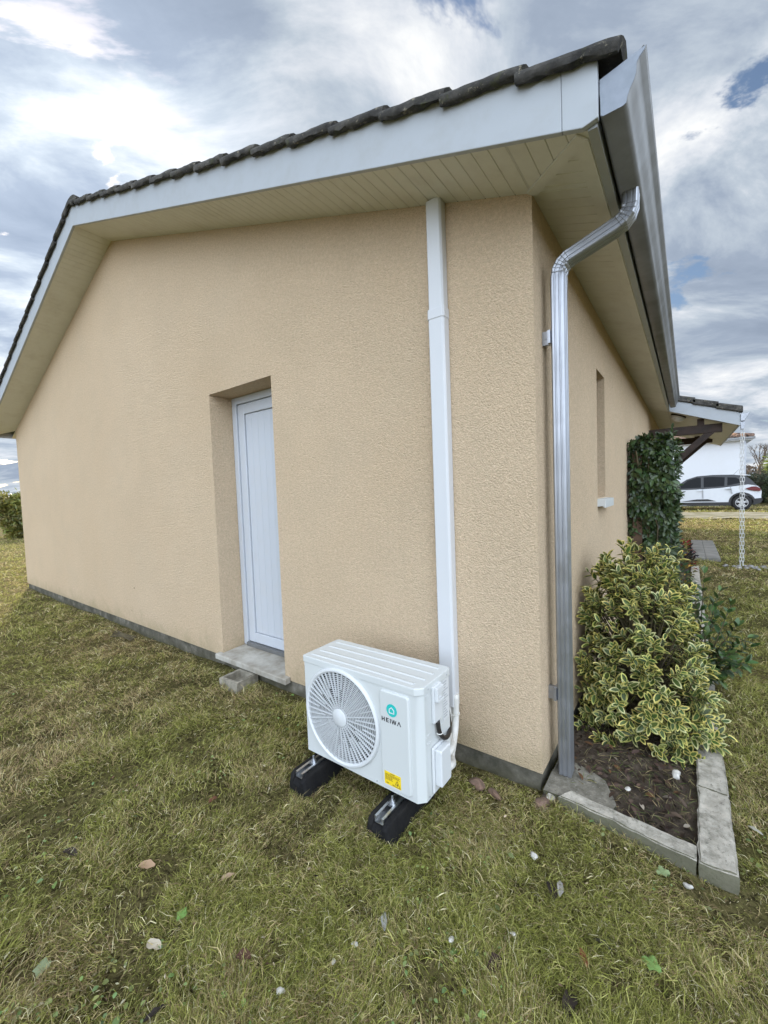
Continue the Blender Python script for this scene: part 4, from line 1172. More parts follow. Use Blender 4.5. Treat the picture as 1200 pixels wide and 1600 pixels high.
# variegated euonymus: leafy shoots on branching stems
def variegated_shrub():
    g = np.random.default_rng(21)
    cx, cy = 0.345, 0.98
    t = thing('variegated_shrub', (cx, cy, 0.04), 'bushy shrub with green leaves edged in creamy yellow growing beside the downpipe', 'shrub')
    P, D, U, S = [], [], [], []
    bmS = BM()
    tips = []
    # envelope radius in the bed at height z: (left, right, front, back)
    def env(z):
        rr = 0.375-0.07*z
        if z > 0.72: rr *= max(0.25, 1-((z-0.72)/0.42)**1.6)
        if z < 0.30: rr *= 0.80+0.2*z/0.30
        return rr
    n_sh = 440; tries = 0
    while len(tips) < n_sh and tries < 20000:
        tries += 1
        z = g.uniform(0.02, 1.0)
        a = g.uniform(0, 2*math.pi)
        rr = env(z)*math.sqrt(g.uniform(0.25, 1.0)) if g.uniform() < 0.45 else env(z)*g.uniform(0.86, 1.10)
        if z > 0.82 and g.uniform() < 0.5: continue
        k_ = max(0.0, 1-z/0.55)
        x = 0.27+0.10*k_+rr*(1.0+0.12*k_)*math.cos(a); y = 1.02-0.22*k_+rr*1.05*math.sin(a)
        if x < 0.025: continue
        tips.append((x, y, z+0.03))
    for k in range(20):
        tips.append((0.22+0.30*g.uniform(), 0.86+0.34*g.uniform(), 0.97+g.uniform(-0.03, 0.13)))
    tips = np.array(tips)
    ctr = np.array([cx, cy, 0.0])
    for i, tp in enumerate(tips):
        out_ = tp-np.array([cx, cy, tp[2]]); rad = np.linalg.norm(out_)/0.45
        d = norm(out_*1.0/np.maximum(np.linalg.norm(out_), 1e-6)*min(1.0, rad*1.1) + np.array([0, 0, 0.75+0.5*tp[2]]) + g.normal(0, 0.18, 3))
        if tp[2] < 0.35: d = norm(d+np.array([0, 0, -0.35]))
        L_ = g.uniform(0.09, 0.16)
        base = tp-d*L_
        nn = g.integers(4, 7)
        if d @ np.array([0, 0, 1]) > 0.98: d = norm(d+np.array([0.2, 0.1, 0]))
        s1 = norm(np.cross(d, [0, 0, 1])); s2 = np.cross(s1, d)
        ph = g.uniform(0, 6.28)
        for k in range(nn):
            f = (k+1)/nn
            pos = base+d*L_*f
            for sd in (0, math.pi):
                a = ph+k*math.pi/2*1.03+sd+g.normal(0, 0.15)
                side = s1*math.cos(a)+s2*math.sin(a)
                open_ = 0.60+0.70*(1-f)+g.normal(0, 0.2)
                ld = norm(d*math.cos(open_)+side*math.sin(open_)+np.array([0, 0, -0.10]))
                P.append(pos); D.append(ld); U.append(norm(d*0.8-side*0.5+np.array([0, 0, 0.5])+g.normal(0, 0.25, 3)))
                S.append(g.uniform(0.044, 0.076)*(1-0.22*max(0, f-0.7)/0.3))
        # stem to the base
        mid = (base+ctr+np.array([0, 0, tp[2]*0.35]))/2 + g.normal(0, 0.02, 3)
        if i % 2 == 0:
            tube(bmS, [tuple(np.array([cx+g.normal(0, .03), cy+g.normal(0, .03), 0.02])), tuple(mid), tuple(base), tuple(tp)], 0.006, 5, taper=0.0018, cap=False)
        else:
            tube(bmS, [tuple(mid), tuple(base), tuple(tp)], 0.004, 5, taper=0.0018, cap=False)
    P, D, U, S = map(np.array, (P, D, U, S))
    X, Y, Z = basis(D, U)
    tv, tf, tm, vsel = variegated_template()
    n = len(P)
    margin = colvar(n, (0.58, 0.53, 0.16), 0.22, 5, 0.12)
    pale = g.uniform(size=n) < 0.25
    margin[pale] = colvar(int(pale.sum()), (0.56, 0.55, 0.27), 0.15, 6)
    centre = colvar(n, (0.075, 0.115, 0.028), 0.35, 7, 0.15)
    SS = np.stack([S, S*g.uniform(0.85, 1.15, n), S*g.uniform(0.3, 1.6, n)], 1)
    scatter('foliage', tv, tf, tm, P, X, Y, Z, SS, margin, ['leaf', 'leaf_margin'], parent=t, col2=centre, vsel=vsel, smooth=False)
    obj('stem', bmS, 'stem_brown', t)
variegated_shrub()

def leafy(name, label, cat, loc, P, D, U, S, col, mat='glossy_leaf', w=0.42, stems=None, stem_mat='stem_brown', group=None, tmpl=None, foliage_label=None):
    t = thing(name, loc, label, cat, group)
    X, Y, Z = basis(D, U)
    tv, tf, tm = tmpl or leaf_template(w)
    scatter('foliage', tv, tf, tm, P, X, Y, Z, S, col, [mat], parent=t, smooth=True)
    if stems is not None: obj('stem', stems, stem_mat, t)
    return t

# plain green shrub behind it
def green_shrub():
    g = np.random.default_rng(33); P, D, U, S = [], [], [], []; bm = BM()
    b0 = np.array([0.60, 1.62, 0.04])
    tips = [(0.655, 1.66, 0.84), (0.70, 1.60, 0.64), (0.60, 1.62, 0.60), (0.82, 1.62, 0.50), (0.90, 1.66, 0.36), (0.88, 1.6, 0.44), (0.80, 1.7, 0.62), (0.74, 1.68, 0.72), (0.86, 1.52, 0.30), (0.78, 1.46, 0.36), (0.66, 1.52, 0.44), (0.76, 1.55, 0.30), (0.84, 1.56, 0.24), (0.68, 1.45, 0.24), (0.60, 1.75, 0.70), (0.72, 1.75, 0.50), (0.74, 1.48, 0.16)]
    for tp in tips:
        tp = np.array(tp); mid = (b0+tp)/2+g.normal(0, 0.02, 3)+np.array([0, 0, 0.03])
        tube(bm, [tuple(b0), tuple(mid), tuple(tp)], 0.006, 6, taper=0.002)
        for f in np.linspace(0.3, 1.0, 9):
            pos = (1-f)**2*b0+2*f*(1-f)*mid+f*f*tp; d = norm(tp-mid)
            s1 = norm(np.cross(d, [0.1, 0.2, 1])); s2 = np.cross(s1, d)
            for k in range(3):
                a = g.uniform(0, 6.28); sd = s1*math.cos(a)+s2*math.sin(a)
                o_ = g.uniform(0.6, 1.2) if f < 0.95 else g.uniform(0.3, 0.8)
                P.append(pos); D.append(norm(d*math.cos(o_)+sd*math.sin(o_))); U.append(norm(d+np.array([0, 0, 0.6])+g.normal(0, .2, 3))); S.append(g.uniform(0.045, 0.078))
    P, D, U, S = map(np.array, (P, D, U, S))
    leafy('green_shrub', 'loose plain green shrub with upright leafy shoots leaning over the edging behind the variegated shrub', 'shrub', tuple(b0), P, D, U, S, colvar(len(P), (0.058, 0.105, 0.028), 0.5, 3, 0.2), w=0.46, stems=bm)
green_shrub()

# evergreen climber clipped into a column against the wall
def climber():
    g = np.random.default_rng(44)
    x0, x1, y0, y1, z0, z1 = 0.02, 0.405, 3.48, 5.3, 0.10, 1.99
    P, D, U, S = [], [], [], []
    N = 6200
    for i in range(N):
        f = g.uniform()
        if f < 0.46:   # front
            x, y, z = g.uniform(x0+0.02, x1), y0+g.exponential(0.05), g.uniform(z0, z1); nrm = np.array([0.1, -1, 0.1])
            if z < 0.92 and x < 0.19 and y < y0+0.2: continue
        elif f < 0.86: # long side
            x, y, z = x1-g.exponential(0.04), g.uniform(y0, y1), g.uniform(z0, z1); nrm = np.array([1, -0.15, 0.1])
        else:
            x, y, z = g.uniform(x0, x1), g.uniform(y0, y1), z1-g.exponential(0.05); nrm = np.array([0.1, -0.2, 1])
        bulge = 0.035*math.sin(z*7+y*3)+0.03*math.sin(z*17+x*11+y*5)
        if z < 0.9: bulge += 0.05*(0.9-z)
        pos = np.array([x, y, z])+nrm*bulge
        if nrm[1] < -0.5: pos[0] += 0.035*math.sin(z*5.0+1)*(x-x0)/(x1-x0)
        if pos[0] < 0.01: continue
        nn = norm(nrm+g.normal(0, 0.45, 3))
        d = norm(np.array([g.normal(0, 0.6), g.normal(0, 0.4), -0.75])+nn*0.55)
        P.append(pos); D.append(d); U.append(nn); S.append(g.uniform(0.045, 0.085))
    for i in range(70):   # loose sprays sticking out
        z = g.uniform(0.6, z1+0.03); b0 = np.array([x1+0.02, y0+g.uniform(0, 0.5), z]) if g.uniform() < 0.6 else np.array([g.uniform(x0+.05, x1), y0+0.05, z1-0.05])
        d0 = norm(np.array([0.8, -0.3, 0.3]) if b0[2] < z1-0.06 else np.array([g.normal(0, .3), -0.1, 1.0])); l = g.uniform(0.03, 0.08)
        for k in range(5):
            P.append(b0+d0*l*(k+1)/5); D.append(norm(d0+g.normal(0, 0.6, 3))); U.append(norm(np.array([0, -0.4, 1])+g.normal(0, .3, 3))); S.append(g.uniform(0.045, 0.075))
    P, D, U, S = map(np.array, (P, D, U, S))
    bm = BM(); tube(bm, [(0.3, 4.2, 0), (0.28, 4.2, 1.0), (0.25, 4.3, 1.8)], 0.02, 6)
    for i in range(40):
        yy = g.uniform(y0+.1, y1-.1); tube(bm, [(0.25, yy, 0.05), (0.22+g.normal(0, .05), yy+g.normal(0, .1), 1.0), (0.24+g.normal(0, .08), yy+g.normal(0, .15), 1.85)], 0.007, 4, cap=False)
    t = leafy('evergreen_climber', 'tall clipped column of dark glossy evergreen leaves standing against the side wall', 'climber', (0.23, 4.3, 0), P, D, U, S, colvar(len(P), (0.042, 0.070, 0.022), 0.5, 8, 0.2), w=0.46, stems=bm)
climber()
# dark twiggy mass inside the column so that it is dense
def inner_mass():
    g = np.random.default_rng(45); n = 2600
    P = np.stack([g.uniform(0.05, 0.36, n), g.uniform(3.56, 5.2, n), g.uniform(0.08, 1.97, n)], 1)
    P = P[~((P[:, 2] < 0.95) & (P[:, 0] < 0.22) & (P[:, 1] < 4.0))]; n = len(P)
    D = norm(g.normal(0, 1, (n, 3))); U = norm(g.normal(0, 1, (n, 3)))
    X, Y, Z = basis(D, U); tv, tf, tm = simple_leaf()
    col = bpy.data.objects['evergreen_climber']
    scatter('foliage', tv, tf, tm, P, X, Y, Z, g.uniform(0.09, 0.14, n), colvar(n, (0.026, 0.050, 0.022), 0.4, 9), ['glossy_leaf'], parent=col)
inner_mass()
bm = BM(); box(bm, 0.050, 0.145, 3.52, 3.61, 0.0, 1.85); fix(bm)
tag(obj('wooden_post', bm, 'post_wood', loc=(0.1, 3.65, 0), bevel=0.005), 'brown wooden post at the wall, bare foot showing below the evergreen climber', 'post')

# low plants under the climber and the red plant
def low_plant(name, c, n, hgt, rad, base, label, cat, seed, leaf=0.06, mat='leaf', w=0.45, accents=None):
    g = np.random.default_rng(seed)
    a = g.uniform(0, 6.28, n); rr = rad*np.sqrt(g.uniform(0, 1, n)); z = hgt*g.uniform(0.1, 1, n)*(1-0.5*(rr/rad)**2)
    P = np.stack([c[0]+rr*np.cos(a), c[1]+rr*np.sin(a), c[2]+z], 1)
    D = norm(np.stack([np.cos(a)*0.8, np.sin(a)*0.8, g.uniform(-0.2, 0.9, n)], 1)+g.normal(0, .3, (n, 3))); U = norm(np.array([[0, 0, 1.0]])+g.normal(0, .4, (n, 3)))
    bm = BM()
    for i in range(min(26, n)):
        tube(bm, [(c[0]+g.normal(0, rad*.15), c[1]+g.normal(0, rad*.15), c[2]-0.02), tuple(P[i])], 0.004, 4, taper=0.0015, cap=False)
    col = colvar(n, base, 0.4, seed, 0.2)
    if accents is not None:
        k = g.uniform(size=n) < accents[1]; col[k] = colvar(int(k.sum()), accents[0], 0.3, seed+1)
    return leafy(name, label, cat, c, P, D, U, g.uniform(leaf*0.7, leaf*1.3, n), col, mat=mat, w=w, stems=bm)
low_plant('low_plant', (0.44, 3.35, 0.04), 260, 0.62, 0.20, (0.050, 0.10, 0.035), 'low bluish green leafy plant at the foot of the evergreen climber', 'plant', 61, 0.055)
low_plant('yellowing_plant', (0.47, 4.75, 0.04), 220, 0.50, 0.17, (0.14, 0.14, 0.035), 'yellowing low plant along the bed beyond the climber foot', 'plant', 62, 0.05, accents=((0.42, 0.26, 0.03), 0.25))
low_plant('red_plant', (0.53, 6.2, 0.06), 300, 0.52, 0.12, (0.022, 0.022, 0.026), 'small dark plant with bright red flowers near the paving slab', 'plant', 63, 0.055, accents=((0.30, 0.015, 0.02), 0.22))

# bed litter: bark chips and dead leaves
def litter():
    g = np.random.default_rng(71); n = 1000
    y = np.where(g.uniform(size=n) < 0.45, g.uniform(0.0, 1.0, n), g.uniform(0.0, 6.4, n)); x = g.uniform(0.02, 0.58, n)
    keep = ~((x < 0.29) & (y < 0.16)); x, y = x[keep], y[keep]; n = len(x)
    P = np.stack([x, y, 0.045+g.uniform(-0.008, 0.022, n)], 1)
    a = g.uniform(0, 6.28, n); D = norm(np.stack([np.cos(a), np.sin(a), g.normal(0, .28, n)], 1)); U = norm(np.array([[0, 0, 1.0]])+g.normal(0, .35, (n, 3)))
    X, Y, Z = basis(D, U); tv, tf, tm = leaf_template(0.5, 4, 0.2, 0.2)
    col = colvar(n, (0.070, 0.048, 0.036), 0.6, 72, 0.1)
    k = g.uniform(size=n); col[k < 0.07] = colvar(int((k < 0.07).sum()), (0.27, 0.23, 0.18), 0.4, 73); col[(k > 0.9)] = colvar(int((k > 0.9).sum()), (0.13, 0.07, 0.035), 0.3, 74)
    S = g.uniform(0.012, 0.048, n)
    o = scatter('leaf_litter', tv, tf, tm, P, X, Y, Z, S, col, ['dead_leaf']); tag(o, 'brown dead leaves and bark covering the flower bed', 'leaf litter', kind='stuff')
litter()

# ------------------------------------------------------------------ grass
def vnoise(x, y, s, seed):
    """smooth value noise"""
    g = np.random.default_rng(seed); T = g.uniform(0, 1, (64, 64))
    u, v = x*s+17.3, y*s+9.1; iu, iv = np.floor(u).astype(int), np.floor(v).astype(int); fu, fv = u-iu, v-iv
    fu, fv = fu*fu*(3-2*fu), fv*fv*(3-2*fv)
    a = T[iu % 64, iv % 64]; b_ = T[(iu+1) % 64, iv % 64]; c = T[iu % 64, (iv+1) % 64]; d = T[(iu+1) % 64, (iv+1) % 64]
    return (a*(1-fu)+b_*fu)*(1-fv)+(c*(1-fu)+d*fu)*fv
def blocked(x, y):
    m = (x > -W+0.0) & (x < 0.02) & (y > -0.004)
    m |= (x >= 0.0) & (x < 0.72) & (y > -0.02) & (y < 6.62)
    m |= (x > 0.10) & (x < 0.712) & (y > -0.105+0.0) & (y < 0.2) & (y > -0.06-0.1*(x-0.09))
    for xc in (-1.003, -0.498): m |= (abs(x-xc) < 0.062) & (y > -0.665) & (y < -0.13)
    m |= (abs(x+2.305) < 0.10) & (abs(y+0.125) < 0.095)
    m |= (x > 0.61) & (x < 1.04) & (y > 7.33) & (y < 10.15)
    m |= (y > 16.5) & (y < 20.1) & (x > -6)
    return m
def thatch(x, y):
    """height of the matted grass: tufts and hollows"""
    h1 = vnoise(x, y, 6.5, 31); h2 = vnoise(x, y, 15.0, 32); h3 = vnoise(x, y, 2.3, 33)
    h = 0.50*h1+0.28*h2+0.22*h3
    return np.clip((h-0.28)/0.44, 0, 1)
def grass():
    g = np.random.default_rng(91)
    N = 1500000
    th = YAW+g.uniform(-1.18, 1.18, N)
    r0, r1 = 0.75, 27.0
    rr = r0*np.exp(g.uniform(0, 1, N)*math.log(r1/r0))
    x = CAM[0]+rr*np.sin(th); y = CAM[1]+rr*np.cos(th)
    t = thatch(x, y)
    keep = (g.uniform(size=N) < np.clip(0.20+1.05*t, 0, 1)) & ~blocked(x, y)
    x, y, rr, t = x[keep], y[keep], rr[keep], t[keep]; n = len(x)
    edge = np.clip(np.minimum(np.where((x < 0.05) & (x > -9), -y, 9), np.where(y > -0.15, np.abs(x-0.71)+np.where(x < 0.71, 0, 0), 9))/0.12, 0.35, 1)
    edge = np.where(y > 0.0, 1.0, edge)
    z = gz(x, y)
    dry = vnoise(x, y, 0.8, 3)*0.45+vnoise(x, y, 3.1, 4)*0.30+vnoise(x, y, 7.5, 14)*0.25
    dry = (dry-0.5)*2.1+0.49
    wallb = np.exp(-((y+0.15)/0.55)**2)*((x < 0) & (x > -8))
    near_ac = np.exp(-(((x+0.6)/1.0)**2+((y+0.35)/0.5)**2)); corner = np.exp(-(((x-0.9)/0.5)**2+((y+0.2)/0.6)**2))
    green = np.exp(-(((x-0.45)/0.35)**2+((y+0.75)/0.25)**2))
    dry = np.clip(dry+0.20*wallb+0.25*near_ac+0.30*corner-0.45*green, 0, 1)
    kind = g.uniform(size=n)
    flat = kind < 0.30
    comb = vnoise(x, y, 2.2, 6)*8.0+vnoise(x, y, 6.0, 7)*3.0
    az = np.where(g.uniform(size=n) < 0.50, comb+g.normal(0, 0.75, n), g.uniform(0, 6.28, n))
    lean = np.where(flat, g.uniform(1.20, 1.55, n), np.clip(g.normal(1.08, 0.28, n), 0.25, 1.5))
    Ln = np.where(flat, g.uniform(0.012, 0.060, n), g.gamma(4.0, 0.0078, n)*(0.55+0.70*t))
    Ln = np.clip(Ln*(1+0.35*green), 0.010, 0.11)*np.clip(0.85+rr/10, 1, 2.2)*edge
    wd = np.maximum(np.where(g.uniform(size=n) < 0.08, g.uniform(0.0022, 0.0036, n), g.uniform(0.0008, 0.0018, n)), rr*0.00062)
    lift = t*0.034*np.sqrt(g.uniform(0, 1, n))*edge
    dirh = np.stack([np.cos(az), np.sin(az), np.zeros(n)], 1); up = np.array([[0, 0, 1.0]])
    base = np.stack([x, y, z-0.004+lift+np.where(flat, 0.006, 0)], 1)
    d1 = dirh*np.sin(lean*0.72)[:, None]+up*np.cos(lean*0.72)[:, None]
    l2 = np.minimum(lean*1.30, 1.95)
    tw = g.normal(0, 0.7, n); dir2 = np.stack([np.cos(az+tw), np.sin(az+tw), np.zeros(n)], 1)
    d2 = dir2*np.sin(l2)[:, None]+up*np.cos(l2)[:, None]
    mid = base+d1*(Ln*0.5)[:, None]; tip = mid+d2*(Ln*0.5)[:, None]
    tip[:, 2] = np.maximum(tip[:, 2], z+0.002)
    roll = g.uniform(-1.1, 1.1, n)
    side = np.stack([-np.sin(az), np.cos(az), np.zeros(n)], 1); side = side*np.cos(roll)[:, None]+np.cross(d1, side)*np.sin(roll)[:, None]
    hw = (wd/2)[:, None]
    V = np.stack([base-side*hw, base+side*hw, mid+side*hw*0.9, mid-side*hw*0.9, tip], 1).reshape(-1, 3)
    o5 = np.arange(n)*5
    L_ = np.stack([o5, o5+1, o5+2, o5+3, o5+3, o5+2, o5+4], 1).ravel()
    ST = np.stack([np.arange(n)*7, np.arange(n)*7+4], 1).ravel()
    me = bpy.data.meshes.new('grass')
    me.vertices.add(5*n); me.vertices.foreach_set('co', V.astype(np.float32).ravel())
    me.loops.add(7*n); me.loops.foreach_set('vertex_index', L_.astype(np.int32))
    me.polygons.add(2*n); me.polygons.foreach_set('loop_start', ST.astype(np.int32))
    me.update(calc_edges=True)
    pal = np.array([(0.32, 0.330, 0.075), (0.49, 0.48, 0.16), (0.16, 0.172, 0.042), (0.58, 0.475, 0.24), (0.33, 0.235, 0.130), (0.80, 0.73, 0.46)])
    pr = np.stack([0.85-0.75*dry, 0.60-0.50*dry, 0.50-0.30*dry, 0.12+0.75*dry, 0.05+0.85*dry*dry, 0.05+0.07*dry+0.10*flat], 1)
    pr = np.clip(pr, 0.02, None); pr /= pr.sum(1, keepdims=True); cs = np.cumsum(pr, 1)
    idx = np.minimum((g.uniform(size=(n, 1)) > cs).sum(1), 5)
    col = pal[idx]*(1+g.uniform(-0.4, 0.3, (n, 1)))
    cc = np.ones((n, 5, 4), np.float32); cc[:, :, :3] = col[:, None, :]
    me.attributes.new('Col', 'FLOAT_COLOR', 'POINT').data.foreach_set('color', cc.ravel())
    tag(link('grass', me, 'grass_blade'), 'short matted lawn with dry clippings', 'grass', kind='stuff')
    # tiny clover and dandelion leaves between the blades
    m = 6500; th = YAW+g.uniform(-1.15, 1.15, m); rr = 0.85*np.exp(g.uniform(0, 1, m)*math.log(6/0.85))
    x = CAM[0]+rr*np.sin(th); y = CAM[1]+rr*np.cos(th); k = ~blocked(x, y) & (vnoise(x, y, 2.0, 12) > 0.42); x, y = x[k], y[k]; m = len(x)
    P = np.stack([x, y, gz(x, y)+0.010+0.034*thatch(x, y)*g.uniform(0.5, 1.1, m)], 1); a = g.uniform(0, 6.28, m)
    D = norm(np.stack([np.cos(a), np.sin(a), g.uniform(-.2, .4, m)], 1)); U = norm(np.array([[0, 0, 1.0]])+g.normal(0, .3, (m, 3)))
    X, Y, Z = basis(D, U); tv, tf, tm = leaf_template(0.75, 4, 0.1, 0.25)
    tag(scatter('ground_cover', tv, tf, tm, P, X, Y, Z, g.uniform(0.005, 0.017, m)*np.clip(g.lognormal(0, 0.25, m), .6, 1.6), colvar(m, (0.24, 0.30, 0.10), 0.5, 13, 0.25), ['leaf']), 'tiny clover leaves growing in the lawn', 'ground cover', kind='stuff')
grass()
def lawn_litter():
    g = np.random.default_rng(131); m = 5200
    th = YAW+g.uniform(-1.15, 1.15, m); rr = 0.8*np.exp(g.uniform(0, 1, m)*math.log(9/0.8))
    x = CAM[0]+rr*np.sin(th); y = CAM[1]+rr*np.cos(th); k = ~blocked(x, y) & (vnoise(x, y, 1.3, 15) > 0.30); x, y = x[k], y[k]; m = len(x)
    P = np.stack([x, y, gz(x, y)+0.006+0.034*thatch(x, y)*g.uniform(0.3, 1.1, m)], 1); a = g.uniform(0, 6.28, m)
    D = norm(np.stack([np.cos(a), np.sin(a), g.normal(0, .25, m)], 1)); U = norm(np.array([[0, 0, 1.0]])+g.normal(0, .45, (m, 3)))
    X, Y, Z = basis(D, U); tv, tf, tm = leaf_template(0.5, 3, 0.25, 0.3)
    S = g.uniform(0.005, 0.019, m); S = np.stack([S, S*g.uniform(0.3, 1.1, m), S], 1)
    col = colvar(m, (0.16, 0.11, 0.065), 0.6, 132, 0.15); q = g.uniform(size=m)
    col[q < 0.3] = colvar(int((q < 0.3).sum()), (0.52, 0.45, 0.31), 0.4, 133, 0.1); col[q > 0.85] = colvar(int((q > 0.85).sum()), (0.05, 0.035, 0.025), 0.4, 134)
    tag(scatter('lawn_litter', tv, tf, tm, P, X, Y, Z, S, col, ['dead_leaf']), 'crumbs of dead leaves and straw caught in the lawn', 'leaf litter', kind='stuff')
lawn_litter()
def bed_straw():
    g = np.random.default_rng(141); m = 900
    y = g.uniform(-0.03, 1.0, m); x = g.uniform(0.12, 0.585, m); k = ~((x < 0.29) & (y < 0.10)) & (y > -0.0-0.06*(x-0.1)); x, y = x[k], y[k]; m = len(x)
    P = np.stack([x, y, 0.042+g.uniform(0, 0.012, m)], 1); a = g.uniform(0, 6.28, m)
    D = norm(np.stack([np.cos(a), np.sin(a), np.abs(g.normal(0, .5, m))], 1)); U = norm(np.array([[0, 0, 1.0]])+g.normal(0, .5, (m, 3)))
    X, Y, Z = basis(D, U); tv, tf, tm = leaf_template(0.05, 4, 0.1, 0.4)
    col = colvar(m, (0.30, 0.25, 0.13), 0.5, 142, 0.1); q = g.uniform(size=m); col[q < 0.4] = colvar(int((q < 0.4).sum()), (0.13, 0.17, 0.05), 0.4, 143)
    tag(scatter('straw', tv, tf, tm, P, X, Y, Z, g.uniform(0.02, 0.06, m), col, ['grass_blade']), 'thin straw and weed blades among the litter of the flower bed', 'straw', kind='stuff')
bed_straw()

# ------------------------------------------------------------------ single leaves, chips and stones on the lawn
def on_ground(u, v, z=0.012):
    d = _r*(u-600)/FPX + _u*(800-v)/FPX + _d
    t = (z-CAM[2])/d[2]; p = CAM+d*t
    return p
def fallen_leaf(u, v, ln, wd, ang, col, label, cat='fallen leaf', group='fallen leaves on the lawn', curl=0.25, tilt=0.1):
    p = on_ground(u, v, 0.03)
    th_ = float(thatch(np.array([p[0]]), np.array([p[1]]))[0])
    a = math.radians(ang)
    D = np.array([[math.cos(a), math.sin(a), tilt]]); U = norm(np.array([[0.15*math.sin(u), 0.2*math.cos(v), 1.0]]))
    X, Y, Z = basis(D, U); tv, tf, tm = lobed_leaf() if cat == 'weed leaf' else leaf_template(wd, 6, curl, curl*0.6)
    if cat != 'weed leaf':
        rr_ = random.Random(int(u*7+v)); tv = [(a_[0]+rr_.uniform(-.03, .03), a_[1]*(1+rr_.uniform(-.35, .25)), a_[2]+rr_.uniform(-.05, .05)) for a_ in tv]
    loc = (float(p[0]), float(p[1]), float(gz(p[0], p[1]))+0.012+0.032*th_)
    o = scatter('fallen_leaf', tv, tf, tm, np.array([loc])-X*ln*0.5, X, Y, Z, np.array([ln]), np.array([col]), ['dead_leaf'], loc=loc)
    tag(o, label, cat, group)
pale, tan_, brn, dk, grn = (0.50, 0.44, 0.34), (0.40, 0.27, 0.17), (0.16, 0.075, 0.045), (0.035, 0.026, 0.022), (0.20, 0.33, 0.10)
fallen_leaf(355, 1372, 0.055, 0.38, 70, (0.46, 0.33, 0.23), 'narrow pinkish tan leaf lying left of centre in the lawn below the fan')
fallen_leaf(240, 1474, 0.060, 0.5, 15, pale, 'pale cream leaf lying on the lawn near the lower left')
fallen_leaf(228, 1348, 0.065, 0.5, 40, tan_, 'curled tan leaf lying on the lawn left of the narrow pinkish leaf')
fallen_leaf(333, 1246, 0.05, 0.6, 100, brn, 'reddish brown leaf lying on the lawn left of the fan side support block')
fallen_leaf(600, 1437, 0.065, 0.3, 130, (0.36, 0.36, 0.34), 'grey white narrow leaf lying on the lawn below the hose side support block')
fallen_leaf(862, 1390, 0.075, 0.42, 120, dk, 'dark leaf lying beside a silvery one below the front edging stone')
fallen_leaf(875, 1388, 0.065, 0.34, 100, (0.38, 0.36, 0.34), 'silvery leaf lying beside a dark one below the front edging stone')
fallen_leaf(912, 1504, 0.055, 0.3, 120, (0.22, 0.075, 0.04), 'rusty red sliver of leaf on the lawn at the lower right')
fallen_leaf(942, 1476, 0.055, 0.4, 170, (0.05, 0.045, 0.04), 'blackish curled leaf on the lawn above the rusty red sliver')
fallen_leaf(890, 1558, 0.085, 0.42, 95, (0.045, 0.034, 0.028), 'long dark brown bark flake near the bottom of the lawn', 'bark flake', 'bark flakes on the lawn')
fallen_leaf(775, 1505, 0.060, 0.7, 60, (0.045, 0.028, 0.022), 'dark brown bark flake lying right of the two small pale stones', 'bark flake', 'bark flakes on the lawn')
fallen_leaf(243, 1583, 0.06, 0.42, 80, (0.040, 0.032, 0.028), 'dark brown bark flake at the very bottom of the lawn on the left', 'bark flake', 'bark flakes on the lawn')
fallen_leaf(380, 1497, 0.05, 0.7, 30, (0.11, 0.06, 0.042), 'broad brown leaf on the lawn right of the pale cream leaf')
fallen_leaf(1018, 1508, 0.05, 0.85, 80, grn, 'bright green weed leaf in the lawn at the lower right', 'weed leaf', 'green weed leaves in the lawn', 0.1)
fallen_leaf(284, 1430, 0.042, 0.85, 20, (0.17, 0.30, 0.08), 'bright green weed leaf in the lawn left of centre near the bottom', 'weed leaf', 'green weed leaves in the lawn', 0.1)
fallen_leaf(1036, 1362, 0.045, 0.9, 120, (0.26, 0.33, 0.16), 'pale green weed leaf against the front edging stone', 'weed leaf', 'green weed leaves in the lawn', 0.1)
fallen_leaf(65, 1510, 0.05, 0.7, 60, (0.26, 0.30, 0.17), 'pale grey green weed leaf at the lower left edge of the lawn', 'weed leaf', 'green weed leaves in the lawn', 0.1)
fallen_leaf(110, 1335, 0.07, 0.5, 20, (0.05, 0.04, 0.032), 'dark leaf lying in the lawn at the far left', curl=0.3)
fallen_leaf(1180, 1298, 0.055, 0.32, 150, (0.42, 0.40, 0.33), 'pale leaf lying on the lawn right of the near edging stone')
def lawn_stone(u, v, s, col, label, seed):
    p = on_ground(u, v, 0.02)
    th_ = float(thatch(np.array([p[0]]), np.array([p[1]]))[0])
    rock('stone', (float(p[0]), float(p[1]), float(gz(p[0], p[1]))+0.012+0.026*th_), (s, s*0.75, s*0.6), col, seed, label, 'stone', 'stones lying on the lawn')
simple('white_stone', (0.62, 0.60, 0.55), (0.42, 0.40, 0.36), scale=30, rough=0.85, bs=0.5, bscale=60, bdist=0.004)
lawn_stone(835, 1337, 0.021, 'white_stone', 'white stone lying on the lawn between the unit and the front edging stone', 201)
lawn_stone(1076, 1383, 0.019, 'white_stone', 'white stone lying just below the joint of the two near edging stones', 202)
lawn_stone(439, 1557, 0.018, 'white_stone', 'rough white stone near the bottom of the lawn left of centre', 203)
lawn_stone(555, 1482, 0.014, 'white_stone', 'upright whitish stone at the bottom centre of the lawn', 204)
lawn_stone(521, 1508, 0.010, 'white_stone', 'smallest cream pebble below the upright whitish stone', 205)
lawn_stone(705, 1468, 0.015, 'white_stone', 'pale grey stone on the lawn right of the upright whitish stone', 206)
lawn_stone(801, 1464, 0.011, 'white_stone', 'cream pebble on the lawn right of the pale grey stone', 207)
rock('stone', (0.520, 0.40, 0.072), (0.026, 0.022, 0.022), 'white_stone', 208, 'white stone lying in the flower bed against the right edging', 'stone', 'stones in the flower bed')
